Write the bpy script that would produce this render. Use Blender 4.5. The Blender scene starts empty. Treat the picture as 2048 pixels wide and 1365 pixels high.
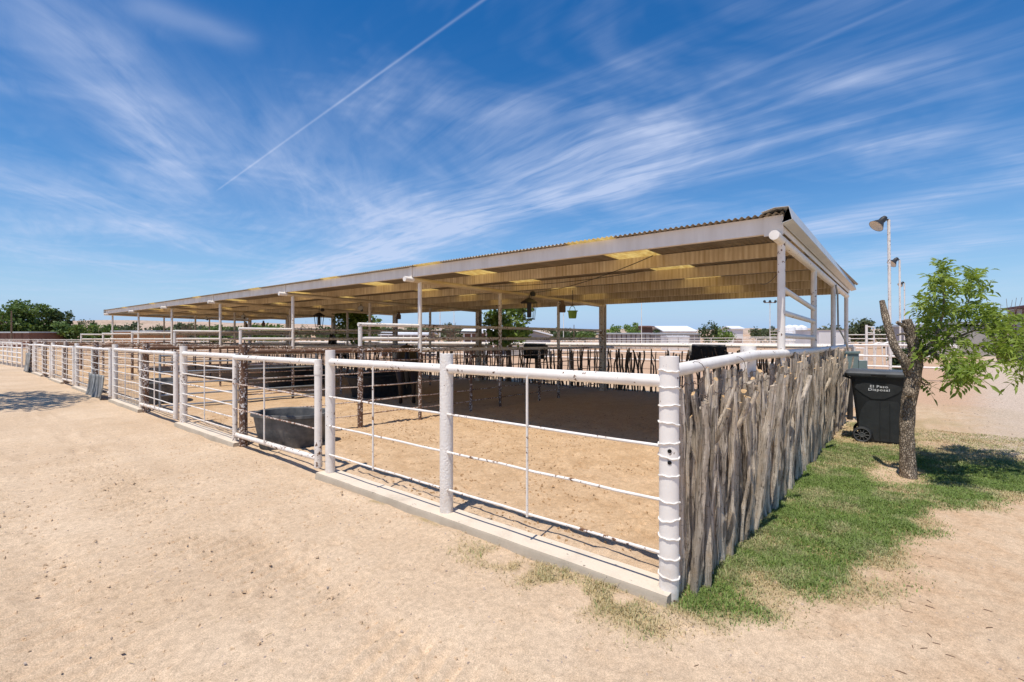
import bpy, math, random
import numpy as np
from mathutils import Vector, Matrix

random.seed(7); RNG = np.random.default_rng(11)
scene = bpy.context.scene
COL = scene.collection

# ------------------------------------------------------------------ camera
F = 975.0; CXP = 1024.0; HZ = 668.0; CAMH = 1.62
ANG = math.atan(831 / 975.0); CA, SA = math.cos(ANG), math.sin(ANG)
CAM = Vector((-2.935, -1.221, CAMH))
cd = bpy.data.cameras.new('camera'); cam = bpy.data.objects.new('camera', cd); COL.objects.link(cam)
cam.location = CAM
cam.rotation_euler = (math.pi / 2, 0, math.atan2(-CA, SA))
cd.sensor_width = 36; cd.lens = F / 2048 * 36; cd.shift_y = -14.5 / 2048
cd.clip_start = 0.05; cd.clip_end = 6000
scene.camera = cam

def at(px, py, depth):
    """world point seen at photo pixel (px,py) at a given distance along the view axis"""
    r = (px - CXP) / F
    return Vector((CAM.x + depth * (CA + r * SA), CAM.y + depth * (SA - r * CA), CAMH - (py - HZ) / F * depth))

def zg(x, y):
    return -0.03 - 0.0075 * min(max(y, -6), 45) - 0.008 * min(max(x, -3), 16)

# ------------------------------------------------------------------ world, sun, exposure
SUN = Vector((-0.34, -0.06, 1.0)).normalized()
SUN_EL = math.asin(SUN.z); SUN_ROT = math.atan2(SUN.x, SUN.y)
world = bpy.data.worlds.new('World'); scene.world = world; world.use_nodes = True
wn = world.node_tree; wn.nodes.clear()

def nd(nt, typ, ins=None, **props):
    n = nt.nodes.new(typ)
    for k, v in props.items(): setattr(n, k, v)
    if ins:
        for k, v in ins.items():
            s = n.inputs[k]
            if isinstance(v, bpy.types.NodeSocket): nt.links.new(v, s)
            else: s.default_value = v
    return n
def mth(nt, op, a, b=None, c=None, clamp=False):
    ins = {0: a}
    if b is not None: ins[1] = b
    if c is not None: ins[2] = c
    return nd(nt, 'ShaderNodeMath', ins, operation=op, use_clamp=clamp).outputs[0]
def vmt(nt, op, a, b=None):
    ins = {0: a}
    if b is not None: ins[1] = b
    n = nd(nt, 'ShaderNodeVectorMath', ins, operation=op)
    return n.outputs['Value'] if op in ('DOT_PRODUCT', 'LENGTH', 'DISTANCE') else n.outputs[0]
def mrange(nt, v, a, b, c=0.0, d=1.0, smooth=False):
    n = nd(nt, 'ShaderNodeMapRange', {'Value': v, 'From Min': a, 'From Max': b, 'To Min': c, 'To Max': d})
    if smooth: n.interpolation_type = 'SMOOTHSTEP'
    return n.outputs[0]
def mixc(nt, fac, a, b, blend='MIX'):
    n = nd(nt, 'ShaderNodeMix', None, data_type='RGBA', blend_type=blend)
    for i, v in ((0, fac), (6, a), (7, b)):
        if isinstance(v, bpy.types.NodeSocket): nt.links.new(v, n.inputs[i])
        else: n.inputs[i].default_value = (tuple(v) + (1,))[:4] if i else v
    return n.outputs[2]
def noise(nt, vec, scale, detail=4, rough=0.55, dist=0.0):
    return nd(nt, 'ShaderNodeTexNoise', {'Vector': vec, 'Scale': scale, 'Detail': detail, 'Roughness': rough, 'Distortion': dist}).outputs['Fac']

def build_sky():
    nt = wn
    sky = nd(nt, 'ShaderNodeTexSky', sky_type='NISHITA')
    sky.sun_disc = False; sky.sun_elevation = SUN_EL; sky.sun_rotation = SUN_ROT
    sky.altitude = 1200; sky.air_density = 1.25; sky.dust_density = 0.25; sky.ozone_density = 4.0
    hsv = nd(nt, 'ShaderNodeHueSaturation', {'Hue': 0.505, 'Saturation': 1.38, 'Value': 0.86, 'Color': sky.outputs[0]})
    tc = nd(nt, 'ShaderNodeTexCoord').outputs['Generated']
    sx = nd(nt, 'ShaderNodeSeparateXYZ', {0: tc})
    dz = mth(nt, 'ADD', mth(nt, 'MAXIMUM', sx.outputs[2], 0.0), 0.03)
    q0 = nd(nt, 'ShaderNodeCombineXYZ', {0: mth(nt, 'DIVIDE', sx.outputs[0], dz), 1: mth(nt, 'DIVIDE', sx.outputs[1], dz)}).outputs[0]
    def n2d(vec, scale, detail, rough, dist=0.0):
        return nd(nt, 'ShaderNodeTexNoise', {'Vector': vec, 'Scale': scale, 'Detail': detail, 'Roughness': rough, 'Distortion': dist}, noise_dimensions='2D')
    wv = vmt(nt, 'SUBTRACT', n2d(q0, 0.6, 2, 0.5).outputs['Color'], (0.5, 0.5, 0.5))
    q = vmt(nt, 'ADD', q0, vmt(nt, 'MULTIPLY', wv, (0.32, 0.32, 0)))
    def streak(ang, ka, kc, sh):
        c, s = math.cos(math.radians(ang)), math.sin(math.radians(ang))
        v = nd(nt, 'ShaderNodeCombineXYZ', {0: vmt(nt, 'DOT_PRODUCT', q, (c * ka, s * ka, 0)), 1: vmt(nt, 'DOT_PRODUCT', q, (-s * kc, c * kc, 0))}).outputs[0]
        return n2d(vmt(nt, 'ADD', v, (sh, sh * 0.37, 0)), 1.0, 6, 0.58, 0.25).outputs['Fac']
    S1 = streak(84, 1.8, 11.0, 3.1); S2 = streak(52, 1.7, 7.5, 11.7)
    soft = n2d(q, 1.1, 4, 0.6, 0.4).outputs['Fac']
    S1s = mrange(nt, mth(nt, 'ADD', mth(nt, 'MULTIPLY', S1, 0.62), mth(nt, 'MULTIPLY', soft, 0.38)), 0.29, 0.75)
    S2s = mrange(nt, mth(nt, 'ADD', mth(nt, 'MULTIPLY', S2, 0.60), mth(nt, 'MULTIPLY', soft, 0.40)), 0.29, 0.77)
    def qp(px, py):
        n = (at(px, py, 1.0) - CAM).normalized()
        return Vector((n.x, n.y)) / (max(n.z, 0) + 0.03)
    total = None
    def wisp(a, b, w0, w1, s, S, warp=True, fin=0.18, fout=0.18, add=0.0):
        nonlocal total
        A, B = qp(*a), qp(*b); L = (B - A).length; D = (B - A) / L; Nn = Vector((-D.y, D.x))
        pd = Vector((-(b[1] - a[1]), b[0] - a[0])).normalized()
        def hw(p, w): return max(abs((qp(p[0] - pd.x * w, p[1] - pd.y * w) - qp(*p)).dot(Nn)), 0.004)
        h0, h1 = hw(a, w0), hw(b, w1)
        rel = vmt(nt, 'SUBTRACT', q if warp else q0, (A.x, A.y, 0))
        t = vmt(nt, 'DOT_PRODUCT', rel, (D.x / L, D.y / L, 0)); c = vmt(nt, 'DOT_PRODUCT', rel, (Nn.x, Nn.y, 0))
        u = mth(nt, 'DIVIDE', c, mrange(nt, t, 0, 1, h0, h1))
        fall = mth(nt, 'EXPONENT', mth(nt, 'MULTIPLY', mth(nt, 'MULTIPLY', u, u), -1.0))
        fade = mth(nt, 'MULTIPLY', mrange(nt, t, -fin, fin, smooth=True), mrange(nt, t, 1 + fout, 1 - fout, smooth=True))
        nz = mth(nt, 'MULTIPLY_ADD', S, s, s * add) if S is not None else s
        m = mth(nt, 'MULTIPLY', mth(nt, 'MULTIPLY', fall, fade), nz)
        total = m if total is None else mth(nt, 'ADD', total, m)
    W = wisp
    W((436, 380), (1010, -30), 1.7, 3.4, 0.40, soft, False, 0.02, 0.02, 0.2)
    W((1240, 262), (1830, -5), 8, 4, 0.16, S1s, False, 0.2, 0.1, 0.2)
    W((560, 560), (1620, 262), 36, 13, 0.62, S1s, True, 0.3, 0.25, 0.15)
    W((800, 430), (1540, 215), 80, 34, 0.46, S1s, True, 0.3, 0.3, 0.1)
    W((1120, 400), (2100, 240), 16, 18, 0.34, S1s, True, 0.3, 0.2, 0.1)
    W((1450, 500), (2100, 345), 22, 30, 0.44, S1s, True, 0.3, 0.2, 0.25)
    W((1560, 545), (2100, 470), 12, 16, 0.36, S1s, True, 0.3, 0.2, 0.2)
    W((40, -60), (340, 400), 100, 80, 0.62, S2s, True, 0.2, 0.3, 0.12)
    W((-40, 330), (430, 505), 55, 34, 0.62, S2s, True, 0.3, 0.25, 0.15)
    W((330, 180), (780, 470), 200, 130, 0.50, S2s, True, 0.3, 0.3, 0.2)
    W((215, -20), (450, 75), 28, 22, 0.6, soft, True, 0.2, 0.3)
    W((430, 620), (980, 430), 30, 60, 0.7, S1s, True, 0.3, 0.3, 0.2)
    W((980, 250), (1330, 90), 30, 24, 0.26, S1s, True, 0.3, 0.3)
    W((1650, 180), (2120, 60), 40, 45, 0.24, S1s, True, 0.3, 0.3, 0.1)
    W((-40, 470), (330, 560), 22, 18, 0.36, S2s, True, 0.3, 0.3, 0.1)
    veil = mth(nt, 'MULTIPLY', S1s, mrange(nt, soft, 0.40, 0.75, 0.02, 0.46))
    total = mth(nt, 'ADD', total, veil)
    total = mth(nt, 'MULTIPLY', mth(nt, 'MINIMUM', mth(nt, 'MULTIPLY', total, 0.86), 0.72), mrange(nt, sx.outputs[2], 0.0, 0.10, 0.0, 1.0, True))
    haze = mth(nt, 'MULTIPLY', mth(nt, 'EXPONENT', mth(nt, 'MULTIPLY', mth(nt, 'MAXIMUM', sx.outputs[2], 0.0), -8.5)), 0.93)
    col = mixc(nt, haze, hsv.outputs[0], (2.2, 3.65, 6.2))
    col = mixc(nt, total, col, (4.35, 4.95, 6.5))
    bg = nd(nt, 'ShaderNodeBackground', {'Color': col, 'Strength': 0.130})
    nd(nt, 'ShaderNodeOutputWorld', {'Surface': bg.outputs[0]})
    world.cycles.sampling_method = 'MANUAL'; world.cycles.sample_map_resolution = 256
build_sky()
sd = bpy.data.lights.new('sun', 'SUN'); sd.energy = 4.35; sd.angle = math.radians(0.5); sd.color = (1.0, 0.94, 0.85)
so = bpy.data.objects.new('sun', sd); COL.objects.link(so)
so.rotation_euler = (-SUN).to_track_quat('-Z', 'Y').to_euler(); so.location = (0, 0, 30)
vs = scene.view_settings; vs.view_transform = 'Standard'; vs.look = 'None'; vs.gamma = 1; vs.use_curve_mapping = False; vs.exposure = 0.16
scene.cycles.max_bounces = 7; scene.cycles.diffuse_bounces = 4; scene.cycles.transparent_max_bounces = 8
scene.cycles.caustics_reflective = False; scene.cycles.caustics_refractive = False

# ------------------------------------------------------------------ helpers
def finish(me, smooth=True, ang=40):
    if smooth:
        me.polygons.foreach_set('use_smooth', [True] * len(me.polygons))
        me.set_sharp_from_angle(angle=math.radians(ang))
    me.update()
class MB:
    def __init__(s): s.v = []; s.f = []
    def add(s, v, f):
        n = len(s.v); s.v += [tuple(p) for p in v]; s.f += [tuple(i + n for i in q) for q in f]; return s
    def box(s, c, d, rz=0, M=None):
        hx, hy, hz = d[0] / 2, d[1] / 2, d[2] / 2; cr, sr = math.cos(rz), math.sin(rz); v = []
        for z in (-hz, hz):
            for x, y in ((-hx, -hy), (hx, -hy), (hx, hy), (-hx, hy)):
                p = Vector((c[0] + x * cr - y * sr, c[1] + x * sr + y * cr, c[2] + z)); v.append(M @ p if M else p)
        return s.add(v, [(3, 2, 1, 0), (4, 5, 6, 7), (0, 1, 5, 4), (1, 2, 6, 5), (2, 3, 7, 6), (3, 0, 4, 7)])
    def tube(s, pts, rad, seg=12, cap=True):
        pts = [Vector(p) for p in pts]; n = len(pts)
        if not hasattr(rad, '__len__'): rad = [rad] * n
        t0 = (pts[1] - pts[0]).normalized()
        up = Vector((0, 0, 1)) if abs(t0.z) < 0.9 else Vector((1, 0, 0))
        u = t0.cross(up).normalized(); vs_ = []
        for i, p in enumerate(pts):
            t = (pts[min(i + 1, n - 1)] - pts[max(i - 1, 0)]).normalized()
            u = (u - t * u.dot(t)).normalized(); w = t.cross(u)
            for k in range(seg):
                a = 2 * math.pi * k / seg
                vs_.append(p + (u * math.cos(a) + w * math.sin(a)) * rad[i])
        fs = [(i * seg + k, i * seg + (k + 1) % seg, (i + 1) * seg + (k + 1) % seg, (i + 1) * seg + k) for i in range(n - 1) for k in range(seg)]
        if cap: fs += [tuple(range(seg - 1, -1, -1)), tuple((n - 1) * seg + k for k in range(seg))]
        return s.add(vs_, fs)
    def lathe(s, prof, c=(0, 0, 0), seg=20, sx=1, sy=1, M=None):
        v = []; n = len(prof)
        for r, z in prof:
            for k in range(seg):
                a = 2 * math.pi * k / seg; p = Vector((c[0] + r * sx * math.cos(a), c[1] + r * sy * math.sin(a), c[2] + z)); v.append(M @ p if M else p)
        f = [(i * seg + k, i * seg + (k + 1) % seg, (i + 1) * seg + (k + 1) % seg, (i + 1) * seg + k) for i in range(n - 1) for k in range(seg)]
        return s.add(v, f)
    def prism(s, prof, p0, p1):
        """closed profile of 3D offsets extruded p0->p1"""
        n = len(prof); v = [Vector(p0) + Vector(o) for o in prof] + [Vector(p1) + Vector(o) for o in prof]
        return s.add(v, [(k, (k + 1) % n, n + (k + 1) % n, n + k) for k in range(n)] + [tuple(range(n - 1, -1, -1)), tuple(range(n, 2 * n))])
    def mesh(s, name, org=(0, 0, 0), smooth=True, ang=40):
        me = bpy.data.meshes.new(name)
        me.from_pydata([(a - org[0], b - org[1], c - org[2]) for a, b, c in s.v], [], s.f)
        finish(me, smooth, ang); return me
    def build(s, name, mat, root=None, parent=None, smooth=True, ang=40, org=None):
        o0 = org if org is not None else (tuple(root.location) if root is not None else (0, 0, 0))
        me = s.mesh(name, o0, smooth, ang); me.materials.append(mat)
        o = bpy.data.objects.new(name, me); COL.objects.link(o)
        p = parent or root
        if p is not None: o.parent = p
        return o
def tag(o, label=None, cat=None, group=None, kind=None):
    if label: o['label'] = label
    if cat: o['category'] = cat
    if group: o['group'] = group
    if kind: o['kind'] = kind
    return o
def thing(name, label, cat, loc=(0, 0, 0), group=None):
    o = bpy.data.objects.new(name, None); o.empty_display_size = 0.1; COL.objects.link(o); o.location = loc
    return tag(o, label, cat, group)
def inst(name, me, parent, loc, rot=(0, 0, 0), sc=(1, 1, 1)):
    o = bpy.data.objects.new(name, me); COL.objects.link(o); o.parent = parent
    o.location = Vector(loc) - parent.location if parent else loc; o.rotation_euler = rot; o.scale = sc
    return o

# ------------------------------------------------------------------ materials
MATS = {}
def newmat(name, rough=0.7, spec=0.3, metal=0.0):
    m = bpy.data.materials.new(name); m.use_nodes = True; nt = m.node_tree
    b = nt.nodes['Principled BSDF']; b.inputs['Roughness'].default_value = rough
    b.inputs['Specular IOR Level'].default_value = spec; b.inputs['Metallic'].default_value = metal
    return m, nt, b
def pos(nt): return nd(nt, 'ShaderNodeNewGeometry').outputs['Position']
def objc(nt): return nd(nt, 'ShaderNodeTexCoord').outputs['Object']
def bump(nt, b, h, s=0.3, d=0.01):
    n = nd(nt, 'ShaderNodeBump', {'Height': h, 'Strength': s, 'Distance': d}); nt.links.new(n.outputs[0], b.inputs['Normal'])
def plain(name, col, rough=0.7, var=0.15, scale=8, spec=0.3, metal=0.0, bmp=0.0, coords='pos'):
    m, nt, b = newmat(name, rough, spec, metal)
    p = pos(nt) if coords == 'pos' else objc(nt)
    nz = noise(nt, p, scale, 5, 0.6); k = mrange(nt, nz, 0.3, 0.7, 1 - var, 1 + var)
    c = vmt(nt, 'MULTIPLY', tuple(col), nd(nt, 'ShaderNodeCombineXYZ', {0: k, 1: k, 2: k}).outputs[0])
    nt.links.new(c, b.inputs['Base Color'])
    if bmp: bump(nt, b, noise(nt, p, scale * 5, 3), bmp, 0.01)
    return m
def painted(name, chips=0.62, scale=9.0, dirt=0.15, base=(0.88, 0.83, 0.765), rough=0.45, peel=0.0, under=(0.10, 0.055, 0.035), chipsz=22):
    m, nt, b = newmat(name, rough, 0.35); p = pos(nt)
    d = mrange(nt, noise(nt, p, scale, 5, 0.6), 0.35, 0.8, 0, dirt)
    c = mixc(nt, d, base, (0.47, 0.38, 0.28))
    hz = nd(nt, 'ShaderNodeSeparateXYZ', {0: p}).outputs[2]     # sand splashed up from the ground
    spl = mth(nt, 'MULTIPLY', mrange(nt, hz, 0.32, -0.05, 0, 0.75), mrange(nt, noise(nt, p, 12, 4, 0.65), 0.38, 0.66))
    c = mixc(nt, spl, c, (0.55, 0.41, 0.28))
    n1 = noise(nt, p, chipsz, 4, 0.65); n2 = noise(nt, p, 2.3, 2, 0.5)
    v = mth(nt, 'ADD', mth(nt, 'MULTIPLY', n1, 0.7), mth(nt, 'MULTIPLY', n2, 0.3))
    ch = mrange(nt, v, chips, chips + 0.025, 0, 1)
    uc = mixc(nt, noise(nt, p, 30, 3), under, (0.22, 0.11, 0.06))
    c = mixc(nt, ch, c, uc); nt.links.new(c, b.inputs['Base Color'])
    nt.links.new(mrange(nt, ch, 0, 1, rough, 0.9), b.inputs['Roughness'])
    h = mth(nt, 'SUBTRACT', mth(nt, 'MULTIPLY', noise(nt, p, 60, 4, 0.6), 0.35 + peel), mth(nt, 'MULTIPLY', ch, 0.5))
    bump(nt, b, h, 0.35, 0.006 + 0.012 * peel)
    return m
M_WHITE = painted('white_paint', 0.605, dirt=0.30)
M_WHITE2 = painted('white_paint_worn', 0.578, dirt=0.42)
M_PEEL = painted('white_paint_blistered', 0.66, dirt=0.10, peel=2.2)
M_SPOT = painted('white_paint_rust_spots', 0.59, dirt=0.12, under=(0.20, 0.10, 0.04), chipsz=9)
M_FLAKE = painted('flaking_rusty_pipe', 0.44, dirt=0.55, under=(0.075, 0.052, 0.04), chipsz=34)
M_RUST = painted('rusty_brown_pipe', 0.43, dirt=0.8, under=(0.115, 0.075, 0.055), base=(0.45, 0.36, 0.28), chipsz=18)
M_RUSTROD = painted('rusty_rod', 0.50, dirt=0.6, under=(0.20, 0.12, 0.09), base=(0.62, 0.52, 0.46), chipsz=25)
M_SHADED = painted('shaded_white_pipe', 0.56, dirt=0.6, base=(0.66, 0.60, 0.52), chipsz=20)  # white pipe under the roof: shade put into a browner base, plus dust
M_GALV = plain('galvanised_tube', (0.30, 0.33, 0.36), 0.42, 0.2, 10, 0.5, 0.55)
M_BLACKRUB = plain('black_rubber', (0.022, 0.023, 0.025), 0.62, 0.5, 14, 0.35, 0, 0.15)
M_DARK = plain('dark_metal', (0.03, 0.028, 0.026), 0.5, 0.3, 10, 0.4)
M_WIRE = plain('rusty_wire', (0.16, 0.12, 0.10), 0.6, 0.3, 20, 0.4, 0.4)
M_HOLE = plain('dark_hole', (0.012, 0.010, 0.009), 0.9, 0.1)
M_FLASH = plain('flashing_metal', (0.62, 0.62, 0.60), 0.4, 0.08, 3, 0.4, 0.3)
M_EBOX = plain('green_grey_enamel', (0.20, 0.27, 0.27), 0.45, 0.12, 6)
M_HORSE1 = plain('black_coat', (0.012, 0.011, 0.011), 0.5, 0.3, 6)
M_HORSE2 = plain('dark_brown_coat', (0.028, 0.016, 0.011), 0.5, 0.3, 6)
M_SCREW = plain('bolt_white', (0.7, 0.7, 0.7), 0.4)

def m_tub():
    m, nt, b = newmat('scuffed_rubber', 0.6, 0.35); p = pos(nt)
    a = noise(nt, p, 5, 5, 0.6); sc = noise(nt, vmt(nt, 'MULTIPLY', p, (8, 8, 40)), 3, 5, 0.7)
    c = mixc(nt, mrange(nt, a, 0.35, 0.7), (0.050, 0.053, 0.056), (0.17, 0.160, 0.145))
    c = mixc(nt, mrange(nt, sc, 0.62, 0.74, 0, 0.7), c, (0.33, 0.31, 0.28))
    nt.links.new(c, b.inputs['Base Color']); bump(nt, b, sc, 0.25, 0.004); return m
M_TUB = m_tub()
def m_concrete():
    m, nt, b = newmat('weathered_concrete', 0.9, 0.2); p = pos(nt)
    a = noise(nt, p, 3.2, 6, 0.65); f = noise(nt, p, 70, 4, 0.6); v = noise(nt, p, 26, 3, 0.6)
    c = mixc(nt, mrange(nt, a, 0.3, 0.7), (0.37, 0.31, 0.235), (0.49, 0.415, 0.32))
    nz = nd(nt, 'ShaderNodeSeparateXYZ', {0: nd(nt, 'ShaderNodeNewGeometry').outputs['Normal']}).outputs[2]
    c = mixc(nt, mth(nt, 'MULTIPLY', mrange(nt, a, 0.30, 0.50, 0.45, 1.0), mrange(nt, nz, 0.6, 0.95)), c, (0.68, 0.575, 0.455))  # upward faces paler: sunlit look put into the colour as sandy dust
    c = mixc(nt, mrange(nt, v, 0.68, 0.74, 0, 0.8), c, (0.12, 0.10, 0.08))
    nt.links.new(c, b.inputs['Base Color'])
    bump(nt, b, mth(nt, 'SUBTRACT', f, mrange(nt, v, 0.64, 0.74)), 0.5, 0.006); return m
M_CONC = m_concrete()
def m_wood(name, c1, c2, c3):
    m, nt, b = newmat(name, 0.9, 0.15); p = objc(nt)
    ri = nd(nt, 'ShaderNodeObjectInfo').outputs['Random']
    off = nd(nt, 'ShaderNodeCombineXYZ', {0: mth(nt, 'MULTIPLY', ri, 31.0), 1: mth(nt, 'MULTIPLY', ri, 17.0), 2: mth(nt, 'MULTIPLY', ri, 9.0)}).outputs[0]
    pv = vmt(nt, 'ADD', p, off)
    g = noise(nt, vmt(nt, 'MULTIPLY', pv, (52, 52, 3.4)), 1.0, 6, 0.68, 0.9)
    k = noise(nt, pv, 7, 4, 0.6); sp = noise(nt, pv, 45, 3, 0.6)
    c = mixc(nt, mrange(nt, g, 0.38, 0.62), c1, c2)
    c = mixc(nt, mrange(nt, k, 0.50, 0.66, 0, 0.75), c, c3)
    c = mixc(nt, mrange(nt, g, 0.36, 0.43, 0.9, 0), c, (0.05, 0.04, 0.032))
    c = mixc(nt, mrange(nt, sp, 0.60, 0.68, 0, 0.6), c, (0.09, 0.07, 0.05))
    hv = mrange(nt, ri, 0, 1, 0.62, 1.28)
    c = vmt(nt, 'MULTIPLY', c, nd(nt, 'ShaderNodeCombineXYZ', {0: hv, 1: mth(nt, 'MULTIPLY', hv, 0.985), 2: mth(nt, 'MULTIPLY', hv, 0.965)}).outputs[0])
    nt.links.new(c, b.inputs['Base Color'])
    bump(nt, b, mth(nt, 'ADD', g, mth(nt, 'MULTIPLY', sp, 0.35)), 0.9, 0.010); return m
M_WOOD = m_wood('weathered_grey_wood', (0.28, 0.235, 0.185), (0.67, 0.585, 0.485), (0.50, 0.39, 0.275))
M_WOODSH = m_wood('shaded_weathered_wood', (0.10, 0.075, 0.058), (0.21, 0.165, 0.13), (0.20, 0.13, 0.08))  # rear pickets: shade put into a darker copy of the stick wood
M_CUT = plain('sawn_wood_end', (0.50, 0.33, 0.17), 0.85, 0.3, 30)
def m_bark(name='tree_bark', a=(0.11, 0.082, 0.06), c2=(0.64, 0.52, 0.39)):
    m, nt, b = newmat(name, 0.95, 0.12); p = objc(nt)
    v = nd(nt, 'ShaderNodeTexVoronoi', {'Vector': vmt(nt, 'MULTIPLY', p, (1, 1, 0.62)), 'Scale': 42.0, 'Randomness': 1.0}, feature='DISTANCE_TO_EDGE').outputs['Distance']
    n = noise(nt, vmt(nt, 'MULTIPLY', p, (1, 1, 0.5)), 26, 6, 0.65)
    e = mth(nt, 'MULTIPLY', mrange(nt, v, 0.0, 0.16), mrange(nt, n, 0.32, 0.62))
    c = mixc(nt, e, a, c2); nt.links.new(c, b.inputs['Base Color']); bump(nt, b, mth(nt, 'ADD', e, mth(nt, 'MULTIPLY', n, 0.6)), 1.0, 0.016); return m
M_BARK = m_bark()
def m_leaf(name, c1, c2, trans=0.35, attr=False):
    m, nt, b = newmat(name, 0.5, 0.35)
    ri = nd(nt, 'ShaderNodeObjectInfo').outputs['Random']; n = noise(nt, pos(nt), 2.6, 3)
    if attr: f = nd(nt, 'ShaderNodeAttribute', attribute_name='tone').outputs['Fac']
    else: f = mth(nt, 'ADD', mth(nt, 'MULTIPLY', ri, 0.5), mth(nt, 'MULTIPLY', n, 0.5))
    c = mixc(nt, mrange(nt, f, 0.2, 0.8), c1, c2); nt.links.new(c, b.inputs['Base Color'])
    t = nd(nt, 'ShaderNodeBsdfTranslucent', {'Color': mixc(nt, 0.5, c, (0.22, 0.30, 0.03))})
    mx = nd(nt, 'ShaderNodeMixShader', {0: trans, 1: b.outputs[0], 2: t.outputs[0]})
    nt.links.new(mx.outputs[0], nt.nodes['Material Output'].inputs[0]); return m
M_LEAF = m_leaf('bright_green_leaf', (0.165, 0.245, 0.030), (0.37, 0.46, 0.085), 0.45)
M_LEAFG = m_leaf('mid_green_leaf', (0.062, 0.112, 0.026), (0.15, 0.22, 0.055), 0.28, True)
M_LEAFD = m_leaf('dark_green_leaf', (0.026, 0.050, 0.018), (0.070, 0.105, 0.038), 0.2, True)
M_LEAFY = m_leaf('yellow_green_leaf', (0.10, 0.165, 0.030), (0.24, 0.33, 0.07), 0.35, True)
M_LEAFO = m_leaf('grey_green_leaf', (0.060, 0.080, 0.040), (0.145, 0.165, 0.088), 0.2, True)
def m_grass():
    m, nt, b = newmat('grass_blades', 0.6, 0.25)
    a = nd(nt, 'ShaderNodeAttribute', attribute_name='tint').outputs['Color']
    nt.links.new(a, b.inputs['Base Color'])
    t = nd(nt, 'ShaderNodeBsdfTranslucent', {'Color': a}); mx = nd(nt, 'ShaderNodeMixShader', {0: 0.3, 1: b.outputs[0], 2: t.outputs[0]})
    nt.links.new(mx.outputs[0], nt.nodes['Material Output'].inputs[0]); return m
M_GRASS = m_grass()

def m_ground():
    m, nt, b = newmat('sandy_ground', 0.95, 0.12); p = pos(nt)
    s = nd(nt, 'ShaderNodeSeparateXYZ', {0: p}); X, Y = s.outputs[0], s.outputs[1]
    n1 = noise(nt, p, 0.55, 5, 0.6); n2 = noise(nt, p, 3.1, 6, 0.65); n3 = noise(nt, p, 24, 7, 0.8); n4 = noise(nt, p, 150, 4, 0.7)
    wob = mth(nt, 'MULTIPLY', mth(nt, 'SUBTRACT', n2, 0.5), 0.9)
    road = mixc(nt, mrange(nt, n1, 0.32, 0.68), (0.525, 0.382, 0.252), (0.63, 0.48, 0.333))
    road = mixc(nt, mrange(nt, n2, 0.48, 0.72, 0, 0.45), road, (0.53, 0.375, 0.235))
    pen = mixc(nt, mrange(nt, n2, 0.34, 0.66), (0.58, 0.405, 0.245), (0.45, 0.295, 0.165))
    pen = mixc(nt, mrange(nt, n1, 0.45, 0.7, 0, 0.5), pen, (0.58, 0.42, 0.275))
    Xw = mth(nt, 'ADD', X, wob)
    inside = mth(nt, 'MULTIPLY', mrange(nt, Xw, -0.05, 0.85, smooth=True), mth(nt, 'MULTIPLY', mrange(nt, Y, -0.05, 0.05), mrange(nt, X, 11.2, 10.8)))
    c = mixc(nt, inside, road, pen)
    c = mixc(nt, mth(nt, 'MULTIPLY', mth(nt, 'MULTIPLY', mrange(nt, Y, -0.35, -0.9), mrange(nt, Xw, -0.6, 0.8)), mrange(nt, n2, 0.36, 0.62, 0.1, 0.75)), c, (0.50, 0.335, 0.205))
    # manure-brown soil towards the back, the roof's shade put into its colour
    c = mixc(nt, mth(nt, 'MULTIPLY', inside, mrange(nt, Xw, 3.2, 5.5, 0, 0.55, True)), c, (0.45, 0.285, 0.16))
    # reddish arena soil behind, grey gravel lane to the right
    c = mixc(nt, mrange(nt, X, 11.0, 14.0, 0, 0.85, True), c, mixc(nt, n2, (0.45, 0.27, 0.165), (0.56, 0.385, 0.26)))
    lane = mth(nt, 'MULTIPLY', mrange(nt, mth(nt, 'ADD', Y, mth(nt, 'ADD', wob, mth(nt, 'MULTIPLY', X, 0.06))), -0.8, -1.9, 0, 1, True), mrange(nt, Xw, 5.2, 7.4, 0, 1, True))
    grav = mixc(nt, mrange(nt, n3, 0.35, 0.65), (0.46, 0.36, 0.275), (0.58, 0.465, 0.365))
    c = mixc(nt, lane, c, grav)
    # straw and stolons under the grass
    lit = nd(nt, 'ShaderNodeAttribute', attribute_name='lawn').outputs['Fac']
    c = mixc(nt, mth(nt, 'MULTIPLY', mrange(nt, lit, 0.05, 0.5), mrange(nt, n3, 0.30, 0.60, 0.45, 0.95)), c, mixc(nt, n3, (0.23, 0.20, 0.085), (0.38, 0.28, 0.13)))
    # dark crumbs, pebbles
    v = nd(nt, 'ShaderNodeTexVoronoi', {'Vector': p, 'Scale': 26.0}).outputs['Distance']
    cr = mth(nt, 'MULTIPLY', mrange(nt, v, 0.16, 0.10), mrange(nt, n2, 0.46, 0.62))
    c = mixc(nt, mth(nt, 'MULTIPLY', cr, 0.55), c, (0.16, 0.095, 0.05))
    k = mrange(nt, n4, 0.36, 0.64, 0.74, 1.22)
    c = vmt(nt, 'MULTIPLY', c, nd(nt, 'ShaderNodeCombineXYZ', {0: k, 1: k, 2: k}).outputs[0])
    k = mrange(nt, n3, 0.38, 0.62, 0.82, 1.14)
    c = vmt(nt, 'MULTIPLY', c, nd(nt, 'ShaderNodeCombineXYZ', {0: k, 1: k, 2: k}).outputs[0])
    nt.links.new(c, b.inputs['Base Color'])
    h = mth(nt, 'ADD', mth(nt, 'MULTIPLY', n3, 1.0), mth(nt, 'MULTIPLY', n4, 0.4))
    h = mth(nt, 'ADD', h, mth(nt, 'MULTIPLY', n2, 0.5))
    bump(nt, b, h, 1.0, 0.006); return m
M_GROUND = m_ground()

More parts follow.
